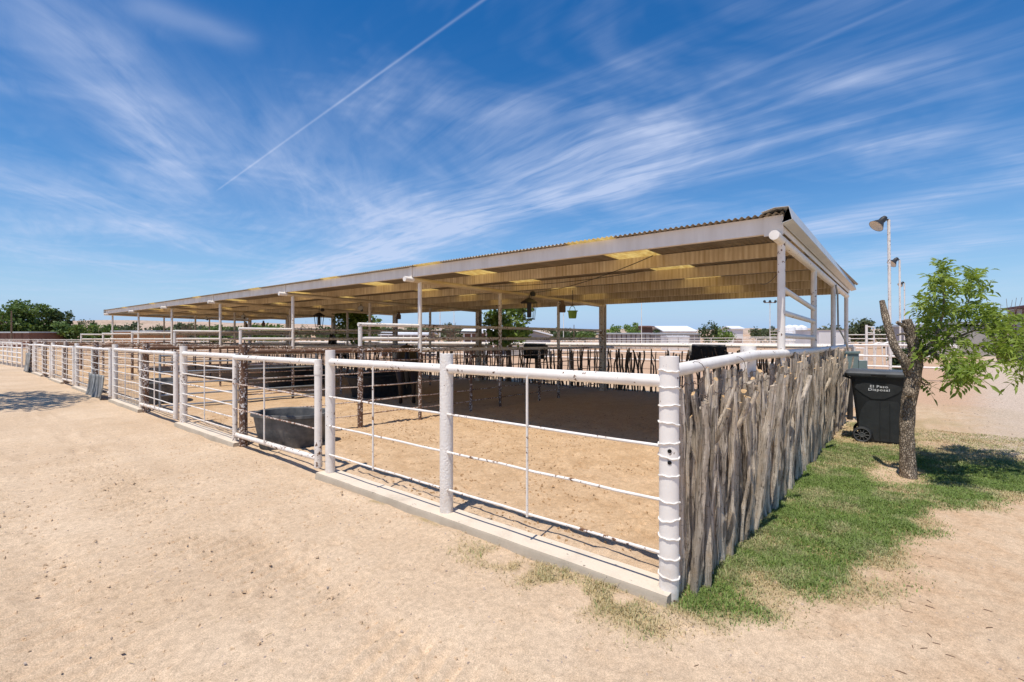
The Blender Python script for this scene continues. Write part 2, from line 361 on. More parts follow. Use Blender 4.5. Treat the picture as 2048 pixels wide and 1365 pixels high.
def m_sheet():
    m, nt, b = newmat('corrugated_steel', 0.55, 0.35, 0.25); p = pos(nt)
    n = noise(nt, vmt(nt, 'MULTIPLY', p, (0.4, 3, 1)), 2.0, 5, 0.6)
    c = mixc(nt, mrange(nt, n, 0.35, 0.68), (0.34, 0.29, 0.225), (0.24, 0.195, 0.145)); nt.links.new(c, b.inputs['Base Color']); return m
M_SHEET = m_sheet()  # weathered
def m_sky():
    m, nt, b = newmat('yellowed_fibreglass', 0.6, 0.3); p = pos(nt)
    n = noise(nt, vmt(nt, 'MULTIPLY', p, (1.2, 6, 1)), 4.0, 5, 0.6)
    c = mixc(nt, mrange(nt, n, 0.35, 0.7), (0.92, 0.82, 0.50), (0.70, 0.54, 0.25)); nt.links.new(c, b.inputs['Base Color'])
    t = nd(nt, 'ShaderNodeBsdfTranslucent', {'Color': c}); mx = nd(nt, 'ShaderNodeMixShader', {0: 0.72, 1: b.outputs[0], 2: t.outputs[0]})
    nt.links.new(mx.outputs[0], nt.nodes['Material Output'].inputs[0]); return m
M_SKYL = m_sky()
def m_purlin():
    m, nt, b = newmat('dust_streaked_purlin', 0.6, 0.25, 0.1); p = pos(nt)
    st = noise(nt, vmt(nt, 'MULTIPLY', p, (1, 13, 0.8)), 1.0, 4, 0.65); n = noise(nt, p, 1.6, 4)
    w = nd(nt, 'ShaderNodeTexWave', {'Vector': p, 'Scale': 4.6, 'Distortion': 1.2, 'Detail': 2.0}, bands_direction='Y').outputs['Fac']
    f = mth(nt, 'ADD', mth(nt, 'MULTIPLY', st, 0.86), mth(nt, 'MULTIPLY', w, 0.14))
    c = mixc(nt, mrange(nt, f, 0.3, 0.72), (0.52, 0.40, 0.235), (0.85, 0.745, 0.555))
    c = mixc(nt, mrange(nt, n, 0.45, 0.7, 0, 0.45), c, (0.40, 0.28, 0.14)); nt.links.new(c, b.inputs['Base Color']); return m
M_PURLIN = m_purlin()
def m_fascia():
    m, nt, b = newmat('pale_fascia_steel', 0.5, 0.3, 0.1); p = pos(nt)
    st = noise(nt, vmt(nt, 'MULTIPLY', p, (1, 3, 0.6)), 1.5, 4, 0.6)
    c = mixc(nt, mrange(nt, st, 0.35, 0.7), (0.90, 0.82, 0.73), (0.77, 0.68, 0.58)); nt.links.new(c, b.inputs['Base Color']); return m
M_FASCIA = m_fascia()
def m_siding(name, c1, pitch=0.3, c2=None):
    m, nt, b = newmat(name, 0.6, 0.3); p = pos(nt); n = noise(nt, p, 0.8, 4)
    c2 = c2 or tuple(x * 0.8 for x in c1)
    c = mixc(nt, mrange(nt, n, 0.35, 0.7), c1, c2); nt.links.new(c, b.inputs['Base Color']); return m
M_GREYWALL = m_siding('grey_siding', (0.45, 0.43, 0.41)); M_WHITEWALL = m_siding('white_siding', (0.78, 0.77, 0.75))
M_MAROON = plain('maroon_trim', (0.16, 0.045, 0.04), 0.6); M_BRICK = m_siding('red_brown_wall', (0.21, 0.105, 0.075))
M_ORANGE = m_siding('orange_stucco', (0.46, 0.22, 0.085)); M_ROOFG = plain('grey_roof', (0.42, 0.44, 0.46), 0.6)
M_ROOFW = plain('white_roof', (0.75, 0.76, 0.77), 0.5); M_BROWNW = m_siding('brown_doors', (0.15, 0.085, 0.06))
M_POLE = plain('wooden_pole', (0.16, 0.11, 0.075), 0.9, 0.3)
M_GREENPOT = plain('green_plastic', (0.17, 0.27, 0.03), 0.5)
M_GLASS = plain('lamp_glass', (0.60, 0.57, 0.50), 0.2, 0.1, 5, 0.6)
M_BINBODY = plain('bin_plastic', (0.020, 0.021, 0.022), 0.5, 0.35, 5, 0.4, 0, 0.06)
M_BINPAN = plain('bin_panel_plastic', (0.034, 0.036, 0.037), 0.55, 0.25, 9, 0.4, 0, 0.06)
M_BINLID = plain('bin_lid_plastic', (0.075, 0.080, 0.085), 0.5, 0.25, 6, 0.4, 0, 0.06)
M_RIM = plain('wheel_grey', (0.10, 0.10, 0.10), 0.5, 0.2)
M_LETTER = plain('white_lettering', (0.75, 0.75, 0.75), 0.6, 0.05)
def m_sheetmat():
    m, nt, b = newmat('grey_rubber_sheet', 0.7, 0.25); p = pos(nt); n = noise(nt, vmt(nt, 'MULTIPLY', p, (3, 9, 2)), 1.5, 4, 0.6)
    c = mixc(nt, mrange(nt, n, 0.4, 0.62), (0.085, 0.088, 0.085), (0.42, 0.41, 0.38)); nt.links.new(c, b.inputs['Base Color']); return m
M_HANG = m_sheetmat()  # sun bleached
def m_hill():
    m, nt, b = newmat('desert_hill', 0.95, 0.1); p = pos(nt)
    n = noise(nt, p, 0.06, 6, 0.75); g = noise(nt, p, 0.012, 4)
    c = mixc(nt, mrange(nt, g, 0.35, 0.65), (0.42, 0.30, 0.22), (0.50, 0.38, 0.29)); c = mixc(nt, mrange(nt, n, 0.56, 0.60, 0, 0.75), c, (0.16, 0.15, 0.09))
    nt.links.new(c, b.inputs['Base Color']); return m
M_HILL = m_hill()

# ------------------------------------------------------------------ numpy noise, ground
def vnoise(x, y, seed):
    xi = np.floor(x).astype(np.int64); yi = np.floor(y).astype(np.int64); fx = x - xi; fy = y - yi
    def h(a, b):
        n = (a * 374761393 + b * 668265263 + seed * 974711) & 0x7fffffff
        n = ((n ^ (n >> 13)) * 1274126177) & 0x7fffffff
        return ((n ^ (n >> 16)) & 0xffff) / 65535.0
    fx = fx * fx * (3 - 2 * fx); fy = fy * fy * (3 - 2 * fy)
    return (h(xi, yi) * (1 - fx) + h(xi + 1, yi) * fx) * (1 - fy) + (h(xi, yi + 1) * (1 - fx) + h(xi + 1, yi + 1) * fx) * fy
def fbm(x, y, seed, o=4):
    s = 0; a = 0.5; t = 0
    for i in range(o): s = s + a * vnoise(x * 2 ** i, y * 2 ** i, seed + i * 7); t += a; a *= 0.5
    return s / t
def sst(x, a, b):
    t = np.clip((x - a) / (b - a), 0, 1); return t * t * (3 - 2 * t)
def hground(x, y):
    x = np.asarray(x, float); y = np.asarray(y, float)
    z = -0.03 - 0.0075 * np.clip(y, -6, 45) - 0.008 * np.clip(x, -3, 16)
    near = np.exp(-((x + 1.5) ** 2 + (y - 3) ** 2) / 250.0)
    ins = sst(x, -0.02, 0.25) * sst(y, -0.05, 0.2) * (1 - sst(x, 10.5, 11.2))
    z = z + ins * 0.045
    z = z + (fbm(x * 0.9, y * 0.9, 3) - 0.5) * 0.05 * near
    z = z + (fbm(x * 4.1, y * 4.1, 9) - 0.5) * (0.012 + 0.035 * ins) * near
    # washboard and tyre lugs down the lane
    bend = (vnoise(x * 0.45, y * 0.45, 21) - 0.5) * 0.5; wob = (vnoise(x * 0.9, y * 0.6, 33) - 0.5) * 0.22
    for cxl, wd, am, wl, sk in ((-1.55, 0.34, 1.0, 0.125, -0.42), (-2.65, 0.36, 0.8, 0.13, -0.3), (-3.9, 0.40, 0.8, 0.14, -0.5)):
        trk = np.exp(-((x - cxl - bend) / wd) ** 4)
        ph = (y + wob + (x - cxl) * sk) / wl
        rip = (1 - np.abs(np.sin(np.pi * ph))) - 0.45
        z = z + trk * rip * (0.35 + 0.65 * sst(vnoise(x * 3.1, y * 3.1, 51), 0.2, 0.7)) * 0.058 * am * near - trk * 0.012 * near
    for cxl, wd, dp in ((-1.15, 0.16, 0.022), (-2.25, 0.18, 0.020), (-3.5, 0.2, 0.018)):
        z = z - dp * np.exp(-((x - cxl - 0.22 * np.sin(y * 0.35 + cxl) - (fbm(x * 0 + cxl, y * 0.8, 40) - 0.5) * 0.3) / wd) ** 2) * near
    z = z + (fbm(x * 13, y * 13, 17, 3) - 0.5) * (0.010 + 0.012 * ins) * near
    z = z + 0.035 * np.exp(-((x + 0.22) / 0.10) ** 2) * sst(fbm(x * 2.0, y * 2.0, 29), 0.40, 0.66) * (y > -0.3) * near
    # mound in the pen, hollow round the tree
    z = z + 0.06 * np.exp(-((x - 2.0) ** 2 / 2.5 + (y - 5.4) ** 2 / 0.25))
    z = z - 0.05 * np.exp(-((x - 4.9) ** 2 + (y + 1.15) ** 2) / 0.55)
    return z
def lawn_density(x, y):
    yb = np.interp(x, [-0.3, 0.0, 0.16, 0.7, 1.68, 3.15, 4.38, 6.0, 9.0], [-0.30, -0.45, -0.66, -0.85, -1.10, -1.35, -2.05, -2.6, -2.9])
    wob = (fbm(x * 2.3, y * 2.3, 61) - 0.5) * 0.62
    d = sst(y, yb - 0.16 + wob, yb + 0.34 + wob) * (1 - sst(y, -0.10, 0.02)) * sst(x, -0.32, 0.02)
    bare = np.exp(-(((x - 4.55) / 0.85) ** 2 + ((y + 0.92) / 0.36) ** 2) ** 2)
    d = d * (1 - 0.95 * bare) * (1 - 0.85 * sst(x, 5.6, 6.8))
    strip = np.exp(-((x + 0.30) / 0.17) ** 2) * sst(y, -0.35, 0.0) * (1 - sst(y, 0.7, 2.0)) * sst(fbm(x * 5, y * 5, 71), 0.36, 0.56)
    d = np.maximum(d, 0.5 * strip)
    tuft = np.exp(-((x + 0.16) / 0.04) ** 2) * sst(fbm(x * 0 + 3, y * 6, 81), 0.52, 0.66) * (y > 0) * 0.5
    d = np.maximum(d, tuft)
    d = d * (0.62 + 0.38 * sst(fbm(x * 5.0, y * 5.0, 91), 0.32, 0.54)) * (0.72 + 0.28 * sst(fbm(x * 1.6, y * 1.6, 97), 0.28, 0.46))
    far = sst(x, 5.6, 6.6) * (1 - sst(x, 9.0, 12)) * sst(y, -2.4, -1.7) * (1 - sst(y, -0.2, 0.0)) * sst(fbm(x * 3, y * 3, 15), 0.42, 0.62) * 0.35
    return np.maximum(d, far)
def axis(c0, c1, step, far):
    a = list(np.arange(c0, c1 + 1e-6, step)); s = step
    while a[-1] < far: s *= 1.085; a.append(a[-1] + s)
    s = step
    while a[0] > -far: s *= 1.085; a.insert(0, a[0] - s)
    return np.array(a)
gx = axis(-4.2, 3.4, 0.032, 2600); gy = axis(-1.5, 7.0, 0.032, 2600)
GX, GY = np.meshgrid(gx, gy); GZ = hground(GX, GY)
# hoof and boot prints pressed into sand and pen floor
_r = np.random.default_rng(77)
for _i in range(1500):
    if _i < 260: hx, hy = _r.uniform(-4.2, -0.2), _r.uniform(-1.0, 9.0)
    else: hx, hy = _r.uniform(0.25, 6.5), _r.uniform(0.15, 10.0)
    rr = _r.uniform(0.045, 0.085); dp = _r.uniform(0.006, 0.020); el = _r.uniform(0.7, 1.5); th = _r.uniform(0, 3.14)
    i0, i1 = np.searchsorted(gx, [hx - 3 * rr, hx + 3 * rr]); j0, j1 = np.searchsorted(gy, [hy - 3 * rr, hy + 3 * rr])
    if i1 - i0 < 2 or j1 - j0 < 2: continue
    ax_ = GX[j0:j1, i0:i1] - hx; ay_ = GY[j0:j1, i0:i1] - hy; u_ = (ax_ * math.cos(th) + ay_ * math.sin(th)) * el; w_ = -ax_ * math.sin(th) + ay_ * math.cos(th)
    q_ = (u_ * u_ + w_ * w_) / (rr * rr)
    GZ[j0:j1, i0:i1] += dp * (-np.exp(-q_ * 1.3) + 0.75 * np.exp(-((np.sqrt(q_) - 1.25) / 0.35) ** 2))
nx, ny = len(gx), len(gy)
me = bpy.data.meshes.new('ground')
idx = np.arange(nx * ny).reshape(ny, nx)
quads = np.stack([idx[:-1, :-1], idx[:-1, 1:], idx[1:, 1:], idx[1:, :-1]], -1).reshape(-1, 4)
me.vertices.add(nx * ny); me.vertices.foreach_set('co', np.stack([GX, GY, GZ], -1).reshape(-1).astype(np.float32))
me.loops.add(quads.size); me.loops.foreach_set('vertex_index', quads.reshape(-1).astype(np.int32))
me.polygons.add(len(quads)); me.polygons.foreach_set('loop_start', np.arange(0, quads.size, 4, dtype=np.int32))
me.polygons.foreach_set('use_smooth', np.ones(len(quads), bool)); me.update(calc_edges=True)
la = me.attributes.new('lawn', 'FLOAT', 'POINT'); la.data.foreach_set('value', (lawn_density(GX, GY) * (GX > -1) * (GX < 13) * (GY > -5) * (GY < 3)).reshape(-1).astype(np.float32))
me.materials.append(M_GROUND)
ground = bpy.data.objects.new('ground', me); COL.objects.link(ground); tag(ground, kind='structure')
def gz(x, y): return float(hground(np.array([x]), np.array([y]))[0])

# hills on the skyline
def hills(name, d, px0, px1, fn, seed):
    mb = MB(); n = 90; v = []; rows = 5
    for i in range(n + 1):
        px = px0 + (px1 - px0) * i / n
        top = fn(px) + (float(fbm(np.array([i * 0.35]), np.array([seed]), seed)[0]) - 0.5) * 9
        for r in range(rows):
            t = r / (rows - 1); dd = d * (1 + 0.25 * t)
            p = at(px, HZ, dd); h = (HZ - top) / F * d * 1.25 * (t ** 0.8)
            v.append((p.x, p.y, -3 + h + CAMH * t))
    f = [(i * rows + r, (i + 1) * rows + r, (i + 1) * rows + r + 1, i * rows + r + 1) for i in range(n) for r in range(rows - 1)]
    mb.add(v, f); o = mb.build(name, M_HILL, ang=80); tag(o, kind='structure')
hills('hills', 1500, -400, 2500, lambda px: 640 + 16 * min(1, abs(px - 230) / 900), 4)

# ------------------------------------------------------------------ concrete kerb
def kerb(y0, y1, x0=-0.118, x1=0.125):
    mb = MB(); n = max(6, int((y1 - y0) / 0.16)); v = []; f = []
    for i in range(n + 1):
        y = y0 + (y1 - y0) * i / n; z = zg(0, y) + 0.076
        j = (fbm(np.array([y * 3]), np.array([2.0]), 8)[0] - 0.5) * 0.018; k = (fbm(np.array([y * 3]), np.array([9.0]), 5)[0] - 0.5) * 0.012
        prof = [(x0 - 0.012 + j, -0.25), (x0 + j, -0.02 + k), (x0 + 0.012 + j, k), (x1 - 0.012, k * 0.6), (x1, -0.014), (x1 + 0.01, -0.25)]
        v += [(a, y, z + b) for a, b in prof]
    m = 6
    f = [(i * m + k, i * m + k + 1, (i + 1) * m + k + 1, (i + 1) * m + k) for i in range(n) for k in range(m - 1)]
    f += [tuple(range(m)), tuple(n * m + k for k in range(m - 1, -1, -1))]
    f = [tuple(reversed(q)) for q in f]
    mb.add(v, f); o = mb.build('kerb', M_CONC, ang=35); tag(o, kind='structure')
PY = [4.05, 9.30, 14.77, 20.16, 25.45, 31.0]        # fat front posts at the gates' hinge side
DY = [6.60, 11.95, 17.25, 22.55, 27.9, 33.2]        # dividers where they meet the front line
DC = [6.33, 11.62, 16.80, 22.05, 27.15, 32.5]       # the same at the roof columns
kerb(-0.035, 4.16)
for k in range(1, 6): kerb(DY[k - 1] + 0.02, PY[k] + 0.12)
mb = MB(); mb.prism([(0, -0.02, -0.25), (0, 0.06, -0.25), (0, 0.06, 0.075), (0, -0.02, 0.075)], (0.13, 0, zg(0, 0)), (0.60, 0.0, zg(0.6, 0) - 0.01))
tag(mb.build('kerb', M_CONC), kind='structure')

# ------------------------------------------------------------------ front pipe fence
def wav(p0, p1, r, n=6, amp=0.004):
    p0, p1 = Vector(p0), Vector(p1)
    return [p0.lerp(p1, i / n) + (Vector((random.uniform(-amp, amp), 0, random.uniform(-amp, amp))) if 0 < i < n else Vector()) for i in range(n + 1)]
def fence_panel(label, posts, ya, yb, rods, stays, xoff=0.0, group='front pipe fence panels', mrod=None, mrail=None):
    z0 = zg(0, posts[0][0]); t = thing('pipe_fence_panel', label, 'fence', (xoff, posts[0][0], z0), group)
    for y, r, h, mt in posts:
        zb = zg(0, y); mb = MB(); mb.tube([(xoff, y, zb - 0.15), (xoff, y, zb + h)], r, 20); mb.build('post', mt, t)
    ztop = 1.355
    ys = sorted([p[0] for p in posts]); segs = []
    allp = [ya] + [y for y in ys if ya + 0.05 < y < yb - 0.05] + [yb]
    for a, b in zip(allp[:-1], allp[1:]):
        mb = MB(); mb.tube([(xoff - 0.004, a, zg(0, a) + ztop), (xoff - 0.004, b, zg(0, b) + ztop)], 0.040, 16); mb.build('top_rail', mrail or M_WHITE, t)
        for z in rods:
            mb = MB(); mb.tube(wav((xoff - 0.03, a, zg(0, a) + z), (xoff - 0.03, b, zg(0, b) + z), 0.01), 0.0105, 8); mb.build('rod', mrod or M_WHITE2, t)
    for y in stays:
        mb = MB(); mb.tube([(xoff - 0.047, y, zg(0, y) + rods[-1] - 0.02), (xoff - 0.047, y, zg(0, y) + ztop - 0.02)], 0.0095, 8); mb.build('stay', M_WHITE2, t)
    return t
pa = fence_panel('nearest white pipe fence panel with wire ringed corner post and three rods', [(0.0, 0.060, 1.51, M_SPOT), (2.05, 0.060, 1.485, M_PEEL), (4.05, 0.055, 1.49, M_WHITE)], 0.0, 4.05, [0.955, 0.62, 0.29], [1.09, 3.12])
for i, yy in enumerate((742, 776, 811, 846, 885, 911, 951, 1001, 1036, 1071, 1111, 1148)):
    z = 1.62 - (yy - 668) / 322.0; mb = MB(); n = 28
    th0 = random.uniform(0, 6.28); tl = random.uniform(0.004, 0.010)
    pts = [((0.0630 + 0.0015 * math.sin(5 * a + i)) * math.cos(a), (0.0630 + 0.0015 * math.sin(5 * a + i)) * math.sin(a), z + tl * math.sin(a + th0) + 0.003 * math.sin(3 * a + i) + 0.0025 * math.sin(7 * a + 2 * i)) for a in [2 * math.pi * k / n for k in range(n + 1)]]
    mb.tube(pts, 0.0048, 6, False); mb.build('wire_ring', M_WHITE, pa)
for dz_ in (0.905, 0.835):
    d = Vector((CAM.x, CAM.y, 0)).normalized(); d = Matrix.Rotation(math.radians(3), 3, 'Z') @ d
    c = Vector((d.x * 0.0595, d.y * 0.0595, dz_)); mb = MB(); mb.tube([c, c + d * 0.003], 0.0125, 14); mb.build('rust_hole', M_HOLE, pa)
six = [1.17, 0.99, 0.80, 0.615, 0.43, 0.235]
LBL = ['second', 'third', 'fourth', 'fifth', 'sixth']
for k in range(1, 6):
    y = PY[k]; a = DY[k - 1] + 0.19
    fence_panel('short white fence panel of six rods, %s panel counted from the ringed corner post' % LBL[k - 1],
                [(y, 0.062, 1.49, M_WHITE2 if k % 2 else M_WHITE)], a, y, six, [(a + y) / 2])

# gates: each hangs from its hinge pipe next to a fat post and closes against the brown divider post
def gate(k, label, rods, hang=None):
    y0 = PY[k] + 0.22 + (0.12 if k else 0); y1 = DY[k] + 0.18; b = 0.15
    t = thing('pipe_gate', label, 'gate', (-0.02, y0, zg(0, y0)), 'white pipe gates in the front line')
    zz = lambda y, h: zg(0, y) + h
    x = -0.03
    mb = MB(); mb.tube([(x, y0, zz(y0, 0.10)), (x, y0, zz(y0, 1.375))], 0.043, 16); mb.build('hinge_pipe', M_WHITE, t)
    for h in (1.26, 0.17):
        mb = MB(); mb.tube([(x, y0, zz(y0, h - 0.06)), (x, y0, zz(y0, h + 0.05 if h > 1 else h))], 0.0475, 16); mb.build('hinge_collar', M_WHITE2, t)
    mb = MB(); mb.tube([(x, y1, zz(y1, 0.03)), (x, y1, zz(y1, 1.33))], 0.036, 14); mb.build('stile', M_WHITE2, t)
    mb = MB(); mb.tube([(x, y0, zz(y0, 1.345)), (x, y1, zz(y1, 1.345))], 0.037, 14); mb.build('top_rail', M_WHITE, t)
    mb = MB(); mb.tube([(x, y0, zz(y0, 0.205)), (x, y1, zz(y1, 0.175))], 0.033, 14); mb.build('bottom_rail', M_WHITE2, t)
    for z in rods:
        mb = MB(); mb.tube(wav((x - 0.03, y0, zz(y0, z)), (x - 0.03, y1, zz(y1, z + 0.02)), 0.01, 6, 0.006), 0.010, 8); mb.build('rod', M_RUSTROD if k == 0 else M_WHITE2, t)
    ym = (y0 + y1) / 2 + (0.12 if k == 0 else 0)
    mb = MB(); mb.tube([(x - 0.045, ym, zz(ym, 0.2)), (x - 0.045, ym, zz(ym, 1.33))], 0.011, 8); mb.build('stay', M_WHITE2, t)
    return y0, y1, t
G = ['wide white gate with two rusty rods in front of the black oval tub',
     'white gate with five rods, next beyond the gate by the black tub',
     'white gate with a grey rubber sheet hung on its lower half',
     'white gate just beyond the gate with the grey hung sheet',
     'second white gate beyond the one with the hung sheet, near the far end',
     'farthest white gate, its lower part covered by a narrow dark sheet']
gates = [gate(k, G[k], [0.93, 0.56] if k == 0 else [1.13, 0.93, 0.75, 0.56, 0.38]) for k in range(6)]
# rubber sheets hung on gates
def hung(label, y0, y1, z0, z1, x=-0.12):
    t = thing('rubber_sheet', label, 'rubber sheet', (x, y0, zg(0, y0)), 'grey sheets hung on gates')
    mb = MB(); n, m = 18, 10; v = []
    for i in range(n + 1):
        for j in range(m + 1):
            u, w = i / n, j / m; y = y0 + (y1 - y0) * u + 0.03 * math.sin(9 * w + u * 3) * w
            fl = 0.05 * w * w
            v.append((x - fl - 0.03 * math.sin(u * 11 + w * 2) * (0.4 + w), y, zg(0, y) + z1 + (z0 - z1) * w + 0.05 * math.sin(u * 7) * w - 0.03 * u))
    f = [(i * (m + 1) + j, (i + 1) * (m + 1) + j, (i + 1) * (m + 1) + j + 1, i * (m + 1) + j + 1) for i in range(n) for j in range(m)]
    mb.add(v, f); o = mb.build('sheet', M_HANG, t); md = o.modifiers.new('thick', 'SOLIDIFY'); md.thickness = 0.012
    for u in (0.1, 0.5, 0.9):
        y = y0 + (y1 - y0) * u; mb = MB(); zt = zg(0, y) + z1
        mb.tube([(x - 0.02, y, zt - 0.04), (x + 0.03, y, zt + 0.03), (x + 0.09, y, zt + 0.02)], 0.004, 6); mb.build('tie_wire', M_WIRE, t)
g2 = gates[2]; hung('grey weathered rubber sheet hung over the lower half of the third gate', g2[0] + 0.25, g2[1] + 0.1, -0.02, 0.66)
g5 = gates[5]; hung('narrow dark grey sheet on the farthest gate', g5[0] + 0.3, g5[1] + 0.4, 0.0, 0.95)

# ------------------------------------------------------------------ pen dividers
RX = 10.9      # rear fence line
def yd(k, X): return DY[k] + (DC[k] - DY[k]) * min(X, 3.15) / 3.15
DL = ['nearest', 'second', 'third', 'fourth', 'fifth', 'farthest']
for k in range(6):
    t = thing('pen_divider', '%s pen divider of rusty pipes running back under the roof, with raised white rails' % DL[k], 'fence', (0, DY[k], zg(0, DY[k])), 'pen dividers')
    P = lambda X, h: (X, yd(k, X), zg(X, DY[k]) + h)
    mb = MB(); mb.tube([P(0.02, -0.1), P(0.02, 1.54)], 0.058, 18); mb.build('front_post', M_FLAKE, t)
    mb = MB(); mb.tube([P(0.0, 1.43), P(1.9, 1.42)], 0.037, 14); mb.build('top_rail', M_RUST, t)
    mb = MB(); mb.tube([P(1.9, 1.42), P(3.15, 1.41)], 0.037, 14); mb.build('top_rail', M_FLAKE, t)
    mb = MB(); mb.tube([P(3.15, 1.41), P(RX - 0.05, 1.36)], 0.037, 14); mb.build('top_rail', M_SHADED, t)
    mb = MB(); mb.tube([P(1.9, -0.06), P(1.9, 1.50)], 0.047, 16); mb.build('post', M_FLAKE, t)
    mb = MB(); mb.tube([P(1.9, 1.45), P(1.9, 1.845)], 0.037, 14); mb.build('upright', M_WHITE, t)
    for h in (1.88, 1.63):
        mb = MB(); mb.tube([P(1.86 if h > 1.7 else 1.92, h), P(3.2, h)], 0.034, 14); mb.build('raised_rail', M_WHITE, t)
        mb = MB(); mb.tube([P(3.2, h), P(RX - 0.7, h)], 0.034, 14); mb.build('raised_rail', M_SHADED, t)
    for X in (4.55, 7.0):
        mb = MB(); mb.tube([P(X, -0.05), P(X, 1.42)], 0.032, 12); mb.build('post', M_FLAKE, t)
    if k == 1:
        for h in (0.12, 0.36, 0.62, 0.88, 1.10, 1.25):
            mb = MB(); mb.tube([(P(0.25, 0)[0], P(0.25, 0)[1] - 0.10, P(0.25, h)[2]), (P(3.75, 0)[0], P(3.75, 0)[1] - 0.10, P(3.75, h)[2])], 0.02, 10); mb.build('panel_tube', M_GALV, t)
        for X in (0.25, 3.75):
            q = P(X, 0.05); mb = MB(); mb.tube([(q[0], q[1] - 0.10, q[2]), (q[0], q[1] - 0.10, q[2] + 1.25)], 0.024, 10); mb.build('panel_upright', M_GALV, t)
    for h in (0.28, 0.52, 0.78, 1.02, 1.23):
        for a, b, mt in ((0.05, 1.9, M_RUSTROD), (1.9, 4.55, M_RUSTROD), (4.55, 7.0, M_FLAKE), (7.0, RX - 0.1, M_FLAKE)):
            if k == 1 and a < 1: continue
            mb = MB(); mb.tube(wav(P(a, h), P(b, h - 0.01), 0.01, 5, 0.008), 0.0115 if b > 2 else 0.009, 8); mb.build('rod', mt, t)

# ------------------------------------------------------------------ shade roof
RY1 = 33.0; RFX = 2.90; RRX = 10.35
def zb(X): return 2.655 - 0.026 * (X - 3.15)      # beam centre line
CX4 = (3.15, 5.5, 7.85, 10.2)
roof = thing('shade_shelter', 'long open shade roof of corrugated steel on pipe columns over the pens', 'shelter', (3.15, 0.0, zg(3.15, 0)))
lineY = [lambda X: 0.02 + 0.02 * (X - 3.15)] + [(lambda X, k=k: DC[k]) for k in range(6)]
for j, fy in enumerate(lineY):
    for i, X in enumerate(CX4):
        y = fy(X); zt = zb(X); base = zg(X, y) + (1.36 if j == 0 and 0 else -0.1)
        mb = MB()
        if i == 3 and j > 0:
            # rear H section
            for dx in (-0.08, 0.08): mb.box((X + dx, y, (base + zt + 0.04) / 2), (0.012, 0.16, zt + 0.04 - base))
            mb.box((X, y, (base + zt + 0.03) / 2), (0.148, 0.012, zt + 0.03 - base)); mb.build('column', M_SHADED, roof, smooth=False)
        else:
            mid_ = zg(X, y) + (1.36 if j else 1.30)
            mb.tube([(X, y, mid_), (X, y, zt)], 0.040 if j == 0 else 0.041, 18); mb.build('column', M_WHITE if (i == 0 or j == 0) else M_SHADED, roof)
            mb = MB(); mb.tube([(X, y, base), (X, y, mid_ + 0.01)], 0.034, 16); mb.build('column_foot', M_FLAKE, roof)
    mb = MB(); Xs, Xe = 2.78, 10.3
    mb.tube([(2.98, fy(2.98), zb(2.98)), (Xe, fy(Xe), zb(Xe))], 0.05, 18); mb.build('beam', M_WHITE if j == 0 else M_PURLIN, roof)
    mb = MB(); mb.tube([(Xs, fy(Xs), zb(Xs)), (2.98, fy(2.98), zb(2.98))], 0.051, 18); mb.build('beam_stub', M_WHITE, roof)
def cpurlin(X, mt, name, h=0.185, y0=-0.03):
    zt = zb(X) + 0.05 + h; w = 0.065; th = 0.006
    mb = MB()
    pr = [(-th, 0, 0), (-th, 0, -h), (w, 0, -h), (w, 0, -h + 0.016), (w - th, 0, -h + 0.016), (w - th, 0, -h + th), (0, 0, -h + th), (0, 0, -th), (w - th, 0, -th), (w - th, 0, -0.016), (w, 0, -0.016), (w, 0, 0)]
    mb.prism(pr, (X, max(y0, lineY[0](X) - 0.03), zt), (X, RY1 - 0.05, zt)); mb.build(name, mt, roof, smooth=False)
PX = [2.945 + i * (10.28 - 2.945) / 5 for i in range(6)]
for i, X in enumerate(PX): cpurlin(X, M_FASCIA if i == 0 else M_PURLIN, 'fascia' if i == 0 else 'purlin')
# sag plates on the fascia where the beams meet it
for j, fy in enumerate(lineY):
    y = fy(2.9); mb = MB(); zt = zb(2.94) + 0.05
    mb.box((2.931, y + (0.035 if j == 0 else 0), zt + 0.082), (0.010, 0.19 if j == 0 else 0.07, 0.215)); mb.build('splice_plate', M_FASCIA, roof, smooth=False)
# corrugated sheets
SKY = [(2.33, 3.02), (5.39, 6.12), (8.63, 9.35), (13.4, 14.2), (18.2, 19.1), (23.4, 24.3), (28.4, 29.2)]
PIT = 0.068
def sheet(y0, y1, name, mt, lift):
    mb = MB(); n = int(round((y1 - y0) / PIT)) * 6; xs = [RFX - 0.035] + [p for p in PX[1:-1]] + [RRX]; v = []
    for X in xs:
        for i in range(n + 1):
            y = y0 + (y1 - y0) * i / n
            v.append((X, y, zb(X) + 0.05 + 0.185 + 0.0135 + lift + 0.0125 * math.sin(2 * math.pi * y / PIT)))
    f = [(r * (n + 1) + i, (r + 1) * (n + 1) + i, (r + 1) * (n + 1) + i + 1, r * (n + 1) + i + 1) for r in range(len(xs) - 1) for i in range(n)]
    mb.add(v, f); o = mb.build(name, mt, roof, ang=80); md = o.modifiers.new('thick', 'SOLIDIFY'); md.thickness = 0.0018; md.offset = 1
edges = [-0.05]
y = -0.05; si = 0
while y < RY1:
    if si < len(SKY) and y >= SKY[si][0] - 0.34:
        s0 = y; s1 = y + PIT * 11; sheet(s0, s1, 'skylight_sheet', M_SKYL, 0.004); si += 1; y = s1
    else:
        nxt = min(y + PIT * 10, RY1)
        if si < len(SKY) and nxt > SKY[si][0] and nxt - SKY[si][0] < 0.34 + PIT * 10: nxt = max(y + PIT * 5, nxt)
        sheet(y, nxt, 'roof_sheet', M_SHEET, 0.0); y = nxt
